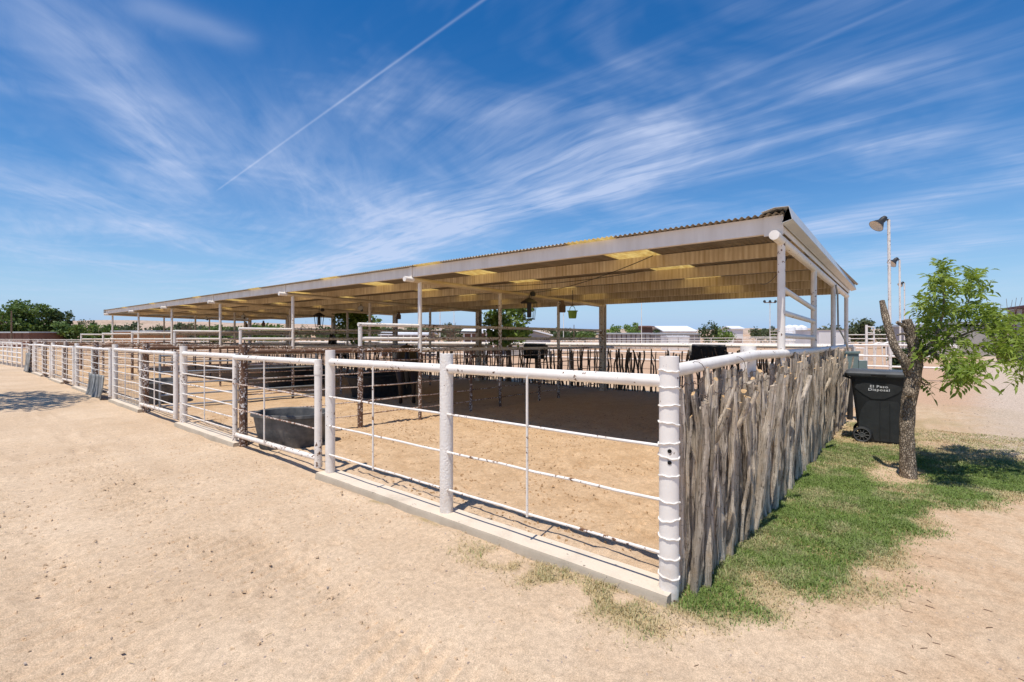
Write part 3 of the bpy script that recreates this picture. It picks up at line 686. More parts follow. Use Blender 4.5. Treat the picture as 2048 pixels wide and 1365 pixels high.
# gable flashing hood
zq = 0.05 + 0.185
prof = [(0.15, 0.030), (0.02, 0.062), (-0.115, 0.055), (-0.148, -0.085), (-0.05, -0.112)]
inner = [(a + (0.004 if a < -0.1 else 0.0), b - 0.005) for a, b in prof]
mb = MB(); v = []; 
for X in (2.80, 10.45):
    v += [(X, a - 0.02 + lineY[0](X), zb(X) + zq + b) for a, b in prof] + [(X, a - 0.02 + lineY[0](X), zb(X) + zq + b) for a, b in reversed(inner)]
n = 10; mb.add(v, [(k, (k + 1) % n, n + (k + 1) % n, n + k) for k in range(n)] + [tuple(range(n - 1, -1, -1)), tuple(range(n, 2 * n))])
mb.build('gable_flashing', M_FLASH, roof, smooth=False)
mb = MB(); v = []
prof2 = [(-0.02, 0.0), (-0.012, 0.0), (-0.012, -0.17), (-0.02, -0.17)]
mb.prism([(0, a, b) for a, b in prof2], (2.96, lineY[0](2.96) - 0.035, zb(2.96) + zq - 0.01), (10.3, lineY[0](10.3) - 0.035, zb(10.3) + zq - 0.01)); mb.build('gable_trim', M_FASCIA, roof, smooth=False)
mb = MB(); mb.prism([(0, 0.03, 0.05), (0, 0.045, 0.05), (0, 0.045, -0.2), (0, 0.03, -0.2)], (2.86, RY1 - 0.02, zb(2.9) + zq), (10.35, RY1 - 0.02, zb(10.35) + zq)); mb.build('gable_flashing', M_FLASH, roof, smooth=False)
# ladder-like guard rungs between the first two end columns
for za, zc in ((2.13, 1.99), (1.86, 1.80), (1.60, 1.565)):
    mb = MB(); mb.tube([(3.2, lineY[0](3.2), za), (5.45, lineY[0](5.45), zc)], 0.031, 12); mb.build('guard_rung', M_WHITE, roof)
# conduit down the third end column
mb = MB(); X, y = 7.85, lineY[0](7.85) - 0.07
mb.tube([(X - 0.25, y, 2.50), (X - 0.03, y, 2.36), (X + 0.02, y, 2.0), (X + 0.05, y, 1.75), (X + 1.2, y, 1.45), (X + 1.6, y, 1.25)], 0.016, 8); mb.build('conduit', M_GALV, roof)
# drooping wires under the purlins
for (x0, y0, x1, y1, sg) in ((3.3, 1.6, 6.2, 6.0, 0.10), (4.4, 0.2, 7.2, 1.2, 0.12), (4.5, 2.3, 4.45, 6.2, 0.08)):
    mb = MB(); pts = []
    for i in range(13):
        t_ = i / 12; x = x0 + (x1 - x0) * t_; y = y0 + (y1 - y0) * t_; pts.append((x, y, zb(x) + 0.02 - sg * 4 * t_ * (1 - t_)))
    mb.tube(pts, 0.006, 6); mb.build('wire', M_DARK, roof)

# ------------------------------------------------------------------ things hung under the roof
def lantern(label, c, s=1.0, g='caged lanterns under the roof'):
    t = thing('hanging_lantern', label, 'lantern', c, g); x, y, z = c
    mb = MB(); mb.lathe([(0.02 * s, 0.16 * s), (0.09 * s, 0.13 * s), (0.20 * s, 0.06 * s), (0.22 * s, 0.03 * s), (0.17 * s, 0.03 * s), (0.02 * s, 0.10 * s)], c, 16); mb.build('hood', M_DARK, t)
    mb = MB(); mb.lathe([(0.0, -0.32 * s), (0.055 * s, -0.32 * s), (0.055 * s, 0.05 * s), (0.0, 0.05 * s)], c, 14); mb.build('core', M_DARK, t)
    for k in range(8):
        a = k * math.pi / 4; mb = MB(); mb.tube([(x + 0.18 * s * math.cos(a), y + 0.18 * s * math.sin(a), z + 0.03 * s), (x + 0.135 * s * math.cos(a), y + 0.135 * s * math.sin(a), z - 0.36 * s)], 0.006, 6); mb.build('cage_bar', M_DARK, t)
    mb = MB(); mb.lathe([(0.0, -0.372 * s), (0.145 * s, -0.372 * s), (0.145 * s, -0.352 * s), (0.0, -0.352 * s)], c, 16); mb.build('base_ring', M_DARK, t)
    mb = MB(); mb.tube([(x, y, z + 0.14 * s), (x + 0.01, y, zb(x))], 0.008, 6); mb.build('hanger', M_DARK, t)
    mb = MB(); mb.lathe([(0.0, -0.06), (0.06, -0.05), (0.075, 0.0), (0.05, 0.06), (0.0, 0.07)], (x + 0.12, y - 0.02, z + 0.26 * s), 12); mb.build('ballast', M_DARK, t)
lantern('large black caged lantern hanging from the nearest roof beam', (6.42, 6.2, 2.34))
lantern('smaller looking caged lantern hanging farther back, seen left of the leafy branches', tuple(at(638, 634, 17.5)), 0.95)
# weathered boxes on columns, small floodlights
def cbox(label, c):
    t = thing('column_box', label, 'box', c, 'small boxes under the roof'); x, y, z = c
    mb = MB(); mb.lathe([(0.0, -0.15), (0.075, -0.15), (0.085, -0.13), (0.085, 0.03), (0.045, 0.09), (0.04, 0.17), (0.0, 0.17)], c, 12); mb.build('shell', M_POLE, t)
    mb = MB(); mb.box((x, y + 0.06, z + 0.15), (0.05, 0.12, 0.02)); mb.build('bracket', M_DARK, t)
cbox('brown box on the third column of the nearest roof row', (7.85, DC[0] - 0.13, 2.34))
cbox('brown box hanging by the rear eave, left of the first front column', tuple(at(798, 632, 21.0)))
cbox('small dark box under the far rear eave, left of two', tuple(at(492, 650, 27.0)))
cbox('small dark box under the far rear eave, right of two', tuple(at(527, 648, 27.0)))
def flood(label, c, yaw):
    t = thing('flood_lamp', label, 'lamp', c, 'small flood lamps under the roof'); x, y, z = c
    M = Matrix.Translation(c) @ Matrix.Rotation(yaw, 4, 'Z') @ Matrix.Rotation(math.radians(60), 4, 'Y')
    mb = MB(); mb.lathe([(0.0, -0.12), (0.04, -0.11), (0.05, -0.03), (0.09, 0.04), (0.09, 0.05)], (0, 0, 0), 12, M=M); mb.build('reflector', M_DARK, t)
    mb = MB(); mb.lathe([(0.0, 0.06), (0.085, 0.047)], (0, 0, 0), 12, M=M); mb.build('lens', M_GLASS, t)
    mb = MB(); mb.tube([(x, y, z + 0.03), (x, y, z + 0.16)], 0.012, 6); mb.build('arm', M_DARK, t)
flood('small flood lamp under the roof left of the first front column', tuple(at(722, 618, 15.5)), math.radians(220))
flood('small flood lamp far under the roof above the fourth raised rail', tuple(at(487, 634, 22.0)), math.radians(220))
flood('small flood lamp farthest under the roof, near the left end', tuple(at(413, 638, 26.0)), math.radians(220))
c = at(1145, 628, 9.4)
t = thing('hanging_bucket', 'green plastic bucket hanging on a cord under the roof', 'bucket', tuple(c))
mb = MB(); mb.lathe([(0.0, -0.09), (0.07, -0.09), (0.085, 0.04), (0.105, 0.045), (0.105, 0.06), (0.09, 0.06), (0.075, -0.07), (0.0, -0.07)], tuple(c), 16); mb.build('pail', M_GREENPOT, t)
mb = MB(); mb.tube([c + Vector((0, 0, 0.14)), c + Vector((0, 0, 0.45))], 0.006, 6); mb.build('cord', M_DARK, t)
mb = MB(); mb.tube([c + Vector((0.1 * math.cos(a), 0, 0.05 + 0.1 * math.sin(a))) for a in [math.pi * i / 8 for i in range(9)]], 0.006, 6); mb.build('bail', M_GREENPOT, t)

# ------------------------------------------------------------------ stick fences
def stick_mesh(seed, L, r, bend, fork=False, seg=11, rings=18, cut=True, name='picket'):
    R = random.Random(seed); mb = MB()
    ph = [R.uniform(0, 6.28) for _ in range(8)]; b2 = R.uniform(-0.5, 0.5) * bend
    fl = R.uniform(0.75, 1.0)
    def cen(t): return Vector((bend * (math.sin(t * 2.6 + ph[0]) * 0.6 + 0.22 * math.sin(t * 8.5 + ph[6]) + 0.10 * math.sin(t * 19 + ph[7])) + b2 * t * t, bend * (0.5 * math.sin(t * 3.1 + ph[1]) + 0.18 * math.sin(t * 9.7 + ph[2])), t * L))
    c0 = cen(0); v = []
    kn = [(R.random(), R.uniform(0, 6.28), R.uniform(0.12, 0.4)) for _ in range(7)]
    for i in range(rings + 1):
        t = i / rings; c = cen(t) - Vector((c0.x, c0.y, 0)); rr = r * (1.08 - 0.28 * t + 0.06 * math.sin(t * 9 + ph[2]))
        for k in range(seg):
            a = 2 * math.pi * k / seg
            q = 1 + 0.13 * math.sin(3 * a + ph[3] + t * 2) + 0.10 * math.sin(5 * a + ph[4] - t * 3) + R.uniform(-0.10, 0.10)
            for kt, ka, kh in kn:
                da = math.atan2(math.sin(a - ka), math.cos(a - ka)); q += kh * math.exp(-((t - kt) * L / 0.03) ** 2 - (da / 0.6) ** 2)
            v.append(c + Vector((math.cos(a) * rr * q, math.sin(a) * rr * q * fl, 0.012 * math.sin(a + ph[5]) if i == rings else 0)))
    f = [(i * seg + k, i * seg + (k + 1) % seg, (i + 1) * seg + (k + 1) % seg, (i + 1) * seg + k) for i in range(rings) for k in range(seg)]
    f += [tuple(rings * seg + k for k in range(seg))]
    mb.add(v, f); caps = [len(mb.f) - 1]
    if fork:
        t0 = R.uniform(0.62, 0.78); s = cen(t0) - Vector((c0.x, c0.y, 0)); sg = R.choice((-1, 1)); ln = R.uniform(0.22, 0.36)
        d = Vector((sg * R.uniform(0.55, 0.85), R.uniform(-0.3, 0.1), 1)).normalized()
        pts = [s + d * ln * q + Vector((-sg * 0.05 * q * q, 0, 0.05 * q * q)) for q in (0, 0.35, 0.7, 1.0)]
        mb.tube(pts, [r * 0.85, r * 0.72, r * 0.66, r * 0.62], 9); caps.append(len(mb.f) - 1)
    me = mb.mesh(name, ang=50)
    me.materials.append(M_WOOD); me.materials.append(M_CUT)
    if seed % 3 == 0 or fork:
        for cidx in caps: me.polygons[cidx].material_index = 1
    return me
STK = [stick_mesh(i * 13 + 5, 1.28, 0.012 + 0.021 * ((i * 37) % 10) / 10.0, 0.014 + 0.050 * ((i * 53) % 10) / 10.0, fork=(i % 5 == 2), seg=14, rings=30) for i in range(36)]
def stick_variant(i, mat):
    me = STK[i].copy(); me.materials[0] = mat; return me
side = thing('stick_fence', 'weathered grey stick fence wired under a white pipe rail along the right side', 'fence', (0.12, 0, zg(0.1, 0)))
sy = lambda X: 0.018 * max(0, X - 2)
X = 0.135; n = 0
while X < 8.6 and n < 298:
    R = random.Random(n * 7 + 1); i = R.randrange(36)
    lay = n % 2
    hz = 0.965 + R.uniform(-0.11, 0.09) + (0.035 if X > 2.2 else 0) + 0.05 * math.sin(X * 2.1)
    yy = sy(X) - 0.045 - 0.050 * lay + R.uniform(-0.034, 0.034)
    s = R.uniform(0.75, 1.35)
    o = inst('picket', STK[i], side, (X + R.uniform(-0.012, 0.012), yy, zg(X, yy) + R.uniform(-0.02, 0.03)), (R.gauss(0, 0.018), R.gauss(0.0, 0.05), R.uniform(0, 6.28)), (s, s, hz * 1.02))
    X += R.uniform(0.010, 0.044) * (1.0 if X < 2.5 else 1.14); n += 1
# white rail and fat post along the top of the stick fence
mb = MB(); mb.tube([(0.0, 0, 1.385), (0.9, -0.005, 1.405), (1.9, -0.01, 1.425), (3.15, 0.0, 1.40), (5.0, 0.02, 1.375), (7.85, 0.10, 1.355), (10.3, 0.17, 1.34)], 0.044, 16); mb.build('top_rail', M_WHITE, side)
mb = MB(); mb.tube([(1.93, 0.045, -0.1), (1.93, 0.045, 1.505)], 0.068, 20); mb.build('post', M_WHITE, side)
for z, yo in ((1.225, -0.13), (1.29, -0.04)):
    mb = MB(); pts = [(0.05 + i * 0.045, sy(i * 0.045) + yo + random.uniform(-0.014, 0.014), z - 0.008 * i * 0.045 + random.uniform(-0.018, 0.018)) for i in range(190)]
    mb.tube(pts, 0.0028, 5); mb.build('binding_wire', M_WIRE, side)
for X in (0.33, 1.25):
    mb = MB(); pts = [(X, -0.05 + 0.06 * math.cos(a), 1.36 + 0.075 * math.sin(a)) for a in [2 * math.pi * q / 14 for q in range(15)]]
    mb.tube(pts, 0.0026, 5); mb.build('wire_tie', M_WIRE, side)
# a few more pickets beyond the utility box
rear = thing('rear_stick_fence', 'see through stick fence under a white rail behind the pens', 'fence', (RX, 0, zg(RX, 0)))
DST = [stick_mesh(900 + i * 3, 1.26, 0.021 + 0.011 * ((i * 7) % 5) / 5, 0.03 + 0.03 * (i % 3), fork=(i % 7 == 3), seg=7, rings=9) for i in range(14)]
for m_ in DST: m_.materials[0] = M_WOODSH
y = 0.35; n = 0
while y < 33 and n < 295:
    R = random.Random(n * 11 + 3); dens = 0.046 if (y < 2.6 or 5.6 < y) else 0.066
    s = R.uniform(0.8, 1.35)
    inst('picket', DST[R.randrange(14)], rear, (RX + R.uniform(-0.03, 0.03), y, zg(RX, y) - 0.02), (R.gauss(0, 0.06), R.gauss(0, 0.02), R.uniform(0, 6.28)), (s, s, R.uniform(0.94, 1.08)))
    y += dens * R.uniform(0.5, 1.6) * (1 + y / 9); n += 1
ys_ = [0.1, 3.9, 8.0, 12.0, 16.2, 20.4, 24.6, 28.8, 33.4]
for a, b in zip(ys_[:-1], ys_[1:]):
    mb = MB(); mb.tube([(RX + 0.03, a, zg(RX, a) + 1.43), (RX + 0.03, b, zg(RX, b) + 1.43)], 0.042, 14); mb.build('top_rail', M_WHITE, rear)
for a in ys_:
    mb = MB(); mb.tube([(RX + 0.03, a, zg(RX, a) - 0.1), (RX + 0.03, a, zg(RX, a) + 1.44)], 0.045, 14); mb.build('post', M_WHITE2, rear)
for h in (0.25, 0.5, 0.72, 0.95, 1.15):
    mb = MB(); mb.tube([(RX + 0.055, i * 0.7, zg(RX, i * 0.7) + h + random.uniform(-0.01, 0.01)) for i in range(48)], 0.004, 5); mb.build('wire', M_WIRE, rear)
# black mats draped over the rear rail
def mat_over(label, ya, yb, drop, x=RX - 0.08):
    t = thing('rubber_mat', label, 'rubber mat', (x, ya, zg(x, ya)), 'black mats draped on the rear fence'); zt = zg(RX, ya) + 1.462
    mb = MB(); n = 16; v = []; prof = [(0.0, -drop), (-0.02, -drop * 0.5), (0.01, -0.06), (0.06, 0.0), (0.14, 0.0), (0.19, -0.06), (0.20, -drop * 0.6)]
    for i in range(n + 1):
        y = ya + (yb - ya) * i / n; w = 0.016 * (1 if (i // 2) % 2 else 0) + 0.012 * math.sin(i)
        v += [(x + a - w * (1 if b < -0.02 else 0), y, zt + b) for a, b in prof]
    m = len(prof); mb.add(v, [(i * m + k, i * m + k + 1, (i + 1) * m + k + 1, (i + 1) * m + k) for i in range(n) for k in range(m - 1)])
    o = mb.build('mat', M_BLACKRUB, t); md = o.modifiers.new('t', 'SOLIDIFY'); md.thickness = 0.01
    for u in (0.45, 0.55):
        mb = MB(); mb.box((x - 0.035, ya + (yb - ya) * u, zt - drop * 0.55), (0.01, 0.02, 0.02)); mb.build('bolt', M_SCREW, t)
mat_over('ribbed black mat draped over the rear white rail, right of the ringed corner post', 2.95, 3.85, 0.62)
mat_over('black mat hung on the rear stick fence behind the nearest pen divider', 9.0, 9.95, 0.55)

# ------------------------------------------------------------------ tubs
def tub(label, c, a, b, h, rz, mt=M_TUB):
    t = thing('stock_tub', label, 'tub', c, 'rubber stock tubs'); cr, sr = math.cos(rz), math.sin(rz)
    def ring(k, z, n=40):
        o = []
        for i in range(n):
            th = 2 * math.pi * i / n; e = 0.78
            x = a * k * math.copysign(abs(math.cos(th)) ** e, math.cos(th)); y = b * k * math.copysign(abs(math.sin(th)) ** e, math.sin(th))
            o.append((c[0] + x * cr - y * sr, c[1] + x * sr + y * cr, c[2] + z))
        return o
    def loft(prof, name, m, extra=None):
        mb = MB(); v = []; n = 40
        for k, z in prof: v += ring(k, z)
        f = [(i * n + q, i * n + (q + 1) % n, (i + 1) * n + (q + 1) % n, (i + 1) * n + q) for i in range(len(prof) - 1) for q in range(n)]
        if extra: f.append(tuple((len(prof) - 1) * n + q for q in range(n)))
        mb.add(v, f); return mb.build(name, m, t, ang=60)
    loft([(0.80, 0.0), (0.82, 0.03), (0.84, h * 0.30), (0.85, h * 0.33), (0.95, h * 0.9), (0.96, h)], 'wall', mt)
    loft([(0.96, h), (1.02, h - 0.005), (1.03, h - 0.025), (1.02, h + 0.012), (0.97, h + 0.018), (0.93, h)], 'rim', mt)
    loft([(0.93, h), (0.92, h * 0.9), (0.80, 0.06), (0.2, 0.05)], 'inner_wall', mt, True)
tub('black oval rubber stock tub behind the nearest gate', (0.47, 5.98, gz(0.5, 6.0) - 0.03), 0.56, 0.42, 0.50, math.radians(-62))
tub('dark tub behind the wire meshed panel beyond the second gate', (0.75, 13.6, gz(0.75, 13.6) - 0.02), 0.72, 0.46, 0.56, math.radians(80))
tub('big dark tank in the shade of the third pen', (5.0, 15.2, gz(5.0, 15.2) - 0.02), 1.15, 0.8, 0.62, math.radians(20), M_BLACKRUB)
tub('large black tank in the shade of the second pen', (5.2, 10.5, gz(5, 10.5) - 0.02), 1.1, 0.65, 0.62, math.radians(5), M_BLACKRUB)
# wire mesh on the third panel
t = thing('wire_mesh', 'wire mesh tied to the lower half of the third short fence panel', 'wire mesh', (0, 12.2, zg(0, 12.2)))
mb = MB()
for i in range(19):
    y = 12.2 + i * 0.14; mb.tube([(0.02, y, zg(0, y) + 0.05), (0.02, y, zg(0, y) + 0.75)], 0.003, 4, False)
for j in range(8):
    mb.tube([(0.02, 12.2, zg(0, 12.2) + 0.06 + j * 0.098), (0.02, 14.72, zg(0, 14.7) + 0.06 + j * 0.098)], 0.003, 4, False)
mb.build('mesh_wires', M_GALV, t)

# ------------------------------------------------------------------ horses
def horse(label, loc, yaw, mat, mane, s, head='up'):
    t = thing('horse', label, 'horse', loc, 'horses in the pens'); t.rotation_euler = (0, 0, yaw)
    V = []; E_ = []; Rr = []
    def J(p, r, par=None):
        V.append((p[0] * s, p[1] * s, p[2] * s)); Rr.append(r * s)
        if par is not None: E_.append((par, len(V) - 1))
        return len(V) - 1
    pel = J((-0.58, 0, 1.24), 0.27); mid = J((-0.1, 0, 1.16), 0.29, pel); ch = J((0.38, 0, 1.18), 0.28, mid); sh = J((0.62, 0, 1.28), 0.22, ch)
    up = head == 'up'
    NK = ((0.86, 1.48), (1.05, 1.70), (1.20, 1.84), (1.34, 1.70), (1.50, 1.50), (1.57, 1.40)) if up else ((0.92, 1.16), (1.14, 0.94), (1.32, 0.74), (1.38, 0.56), (1.46, 0.34), (1.50, 0.24))
    n1 = J((NK[0][0], 0, NK[0][1]), 0.155, sh); n2 = J((NK[1][0], 0, NK[1][1]), 0.125, n1); po = J((NK[2][0], 0, NK[2][1]), 0.105, n2)
    h1 = J((NK[3][0], 0, NK[3][1]), 0.10, po); h2 = J((NK[4][0], 0, NK[4][1]), 0.065, h1); J((NK[5][0], 0, NK[5][1]), 0.06, h2)
    for sg in (-1, 1):
        J((NK[2][0] - 0.03, 0.075 * sg, NK[2][1] + 0.145), 0.014, J((NK[2][0] - 0.02, 0.06 * sg, NK[2][1] + 0.08), 0.035, po))
        a = J((0.42, 0.15 * sg, 0.92), 0.125, ch); b = J((0.42, 0.15 * sg, 0.56), 0.062, a); c_ = J((0.43, 0.15 * sg, 0.16), 0.042, b); J((0.47, 0.15 * sg, 0.03), 0.06, c_)
        a = J((-0.58, 0.17 * sg, 0.92), 0.17, pel); b = J((-0.76, 0.16 * sg, 0.55), 0.07, a); c_ = J((-0.72, 0.16 * sg, 0.16), 0.045, b); J((-0.67, 0.16 * sg, 0.03), 0.06, c_)
    me = bpy.data.meshes.new('body'); me.from_pydata(V, E_, []); o = bpy.data.objects.new('body', me); COL.objects.link(o); o.parent = t
    sk = o.modifiers.new('skin', 'SKIN'); sk.use_smooth_shade = True
    for i, sv in enumerate(me.skin_vertices[0].data): sv.radius = (Rr[i], Rr[i]); sv.use_root = (i == 0)
    o.modifiers.new('sub', 'SUBSURF').levels = 2; o.modifiers['sub'].render_levels = 2; me.materials.append(mat)
    def local(mb, name):
        m2 = mb.mesh(name); m2.materials.append(mane); q = bpy.data.objects.new(name, m2); COL.objects.link(q); q.parent = t
    mb = MB(); mb.tube([(-0.82 * s, 0, 1.32 * s), (-0.93 * s, 0, 1.15 * s), (-0.95 * s, 0, 0.85 * s), (-0.93 * s, 0, 0.45 * s)], [0.045 * s, 0.06 * s, 0.075 * s, 0.02 * s], 10); local(mb, 'tail')
    mb = MB(); mb.tube([(0.62 * s, 0.02, 1.50 * s), ((NK[0][0] - 0.06) * s, 0.06, (NK[0][1] + 0.18) * s), ((NK[1][0] - 0.05) * s, 0.06, (NK[1][1] + 0.14) * s), ((NK[2][0] - 0.05) * s, 0.02, (NK[2][1] + 0.12) * s)], [0.02 * s, 0.06 * s, 0.06 * s, 0.02 * s], 8); local(mb, 'mane')
p = at(668, 668, 22.0); horse('black horse with pricked ears looking over the rails in a far pen', (p.x + 0.4, p.y + 0.2, gz(p.x, p.y)), math.radians(222), M_HORSE1, M_HORSE1, 0.92)
p = at(815, 668, 12.4); horse('dark brown horse seen from behind in the second pen', (p.x, p.y, gz(p.x, p.y) + 0.0), math.radians(52), M_HORSE2, M_HORSE1, 0.97, 'down')

# ------------------------------------------------------------------ wheeled bin
def bin_():
    bx, by = 6.66, -0.60; z0 = gz(bx, by) - 0.01
    t = thing('wheeled_bin', 'black wheeled rubbish bin with white lettering behind the tree trunk', 'bin', (bx, by, z0))
    yaw = math.radians(4)
    M = Matrix.Translation((bx, by, z0)) @ Matrix.Rotation(yaw, 4, 'Z')
    # local: -x faces the viewer, +y is the wheel/handle side
    def loftbox(secs, name, mt, cap0=True, cap1=True, parent=None, ang=35):
        v = []; mb = MB(); n = 16
        for hx, hy0, hy1, z in secs:
            r = 0.05
            cs = [(-hx, hy0), (hx, hy0), (hx, hy1), (-hx, hy1)]; a0 = [math.pi, 1.5 * math.pi, 0, 0.5 * math.pi]
            for (x, y), a in zip(cs, a0):
                ccx = x + (r if x < 0 else -r); ccy = y + (r if y == hy0 else -r)
                for q in range(4): v.append(M @ Vector((ccx + r * math.cos(a + q * math.pi / 6), ccy + r * math.sin(a + q * math.pi / 6), z)))
        f = [(i * n + k, i * n + (k + 1) % n, (i + 1) * n + (k + 1) % n, (i + 1) * n + k) for i in range(len(secs) - 1) for k in range(n)]
        if cap0: f.append(tuple(range(n - 1, -1, -1)))
        if cap1: f.append(tuple((len(secs) - 1) * n + k for k in range(n)))
        mb.add(v, f); return mb.build(name, mt, t, parent, ang=ang)
    body = loftbox([(0.235, -0.31, 0.20, 0.02), (0.245, -0.325, 0.235, 0.25), (0.275, -0.35, 0.29, 0.75), (0.29, -0.362, 0.315, 1.00), (0.30, -0.365, 0.32, 1.005), (0.30, -0.368, 0.33, 1.045)], 'body', M_BINBODY)
    lid = loftbox([(0.325, -0.40, 0.375, 1.035), (0.33, -0.405, 0.385, 1.045), (0.33, -0.405, 0.40, 1.085), (0.31, -0.385, 0.38, 1.105), (0.28, -0.35, 0.33, 1.125)], 'lid', M_BINLID)
    mb = MB(); mb.box((-0.333, -0.03, 1.060), (0.012, 0.18, 0.022), M=M); mb.build('grip_slot', M_HOLE, t, lid)
    mb = MB(); mb.tube([M @ Vector((x, 0.41, 1.03)) for x in (-0.30, 0.0, 0.30)], 0.018, 10); mb.build('handle', M_BINBODY, t)
    for x in (-0.24, 0.24):
        mb = MB(); mb.tube([M @ Vector((x, 0.30, 0.99)), M @ Vector((x, 0.41, 1.03))], 0.016, 8); mb.build('handle_bracket', M_BINBODY, t)
    def side(z): return -(0.235 + (0.29 - 0.235) * (z / 1.0)) - 0.006
    def panel(outline, name, mt, off=0.0):
        mb = MB(); n = len(outline); v = [M @ Vector((side(z) - off, y, z)) for y, z in outline] + [M @ Vector((side(z) + 0.03, y, z)) for y, z in outline]
        f = [tuple(range(n))] + [(k, n + k, n + (k + 1) % n, (k + 1) % n) for k in range(n)]
        mb.add(v, f); return mb.build(name, mt, t, body, smooth=False)
    # pale raised shield with the lettering, and the moulded lower side panel
    sh = [(0.27, 0.86), (0.24, 0.91), (0.12, 0.945), (-0.02, 0.95), (-0.16, 0.945), (-0.28, 0.91), (-0.31, 0.86), (-0.27, 0.80), (-0.10, 0.70), (0.05, 0.695), (0.16, 0.76)]
    panel(sh, 'shield_panel', M_BINPAN)
    arc = [(0.215 - 0.0 + 0.0 - 0.17 * (1 - math.cos(a)), 0.30 + 0.37 * math.sin(a)) for a in [0.5 * math.pi * i / 8 for i in range(9)]]
    low = [(0.215, 0.20)] + arc + [(-0.26, 0.67), (-0.30, 0.60), (-0.28, 0.05), (0.02, 0.05), (0.05, 0.17), (0.13, 0.215)]
    panel(low, 'side_panel', M_BINPAN)
    for y in (-0.05, -0.17):
        mb = MB(); mb.tube([M @ Vector((side(0.08) - 0.002, y, 0.08)), M @ Vector((side(0.64) - 0.002, y, 0.64))], 0.006, 6); mb.build('moulded_rib', M_BINPAN, t, body)
    for x in (-0.262, 0.262):
        c = M @ Vector((x, 0.175, 0.125)); ax = (M.to_3x3() @ Vector((1, 0, 0))).normalized(); yv = (M.to_3x3() @ Vector((0, 1, 0))).normalized(); zv = Vector((0, 0, 1))
        wob = MB(); pts = [c + (yv * math.cos(a) + zv * math.sin(a)) * 0.106 for a in [2 * math.pi * q / 28 for q in range(29)]]
        wob.tube(pts, 0.022, 8, False); w = wob.build('wheel', M_BLACKRUB, t)
        rm = MB(); rm.tube([c + ax * math.copysign(0.018, x) + (yv * math.cos(a) + zv * math.sin(a)) * 0.102 for a in [2 * math.pi * q / 28 for q in range(29)]], 0.007, 6, False)
        rm.tube([c + ax * math.copysign(0.014, x) + (yv * math.cos(a) + zv * math.sin(a)) * 0.032 for a in [2 * math.pi * q / 16 for q in range(17)]], 0.007, 6, False)
        rm.tube([c, c + ax * math.copysign(0.016, x)], 0.024, 12)
        for q in range(10):
            a = 2 * math.pi * q / 10; d = yv * math.cos(a) + zv * math.sin(a); o0 = ax * math.copysign(0.012, x)
            rm.tube([c + o0 + d * 0.03, c + o0 + d * 0.098], 0.006, 6)
        rm.build('rim', M_RIM, t, w)
    # lettering
    for txt, zz in (('El Paso', 0.872), ('Disposal', 0.822)):
        cu = bpy.data.curves.new('lettering', 'FONT'); cu.body = txt; cu.size = 0.054; cu.align_x = 'CENTER'; cu.offset = 0.0009; cu.extrude = 0.001; cu.space_character = 1.15
        ob = bpy.data.objects.new('tmp', cu); COL.objects.link(ob); bpy.context.view_layer.update()
        me_ = bpy.data.meshes.new_from_object(ob.evaluated_get(bpy.context.evaluated_depsgraph_get())); bpy.data.objects.remove(ob)
        # text x -> -local y (viewer's right), text y -> up
        R3 = Matrix(((0, 0, -1, 0), (-1, 0, 0, 0), (0, 1, 0, 0), (0, 0, 0, 1)))
        T = Matrix.Rotation(yaw, 4, 'Z') @ Matrix.Translation((side(zz) - 0.004, -0.035, zz)) @ Matrix.Rotation(math.radians(-3.15), 4, 'Y') @ R3 @ Matrix.Diagonal((1.25, 1, 1, 1))
        me_.transform(T); me_.materials.clear(); me_.materials.append(M_LETTER); me_.name = 'lettering'
        lo = bpy.data.objects.new('lettering', me_); COL.objects.link(lo); lo.parent = body
bin_()
# utility box on the end of the stick fence
ux, uy = 8.9, -0.06; uz = zg(ux, uy)
t = thing('utility_box', 'grey green electrical box with conduits at the end of the stick fence', 'electrical box', (ux, uy, uz))
mb = MB(); mb.box((ux, uy, uz + 1.12), (0.16, 0.24, 0.42)); mb.build('cabinet', M_EBOX, t, smooth=False)
mb = MB(); mb.prism([(0, -0.14, 0), (0, 0.14, 0), (0, 0.14, 0.03), (0, -0.14, 0.045)], (ux - 0.10, uy, uz + 1.33), (ux + 0.10, uy, uz + 1.33)); mb.build('cover', M_EBOX, t, smooth=False)
mb = MB(); mb.box((ux + 0.02, uy - 0.19, uz + 1.06), (0.12, 0.13, 0.26)); mb.build('junction_box', M_EBOX, t, smooth=False)
mb = MB(); mb.tube([(ux, uy + 0.02, uz - 0.1), (ux, uy + 0.02, uz + 0.92)], 0.05, 12); mb.build('post', M_DARK, t)
mb = MB(); mb.tube([(ux - 0.03, uy - 0.10, uz), (ux - 0.03, uy - 0.10, uz + 0.92)], 0.025, 10); mb.build('conduit', M_GALV, t)

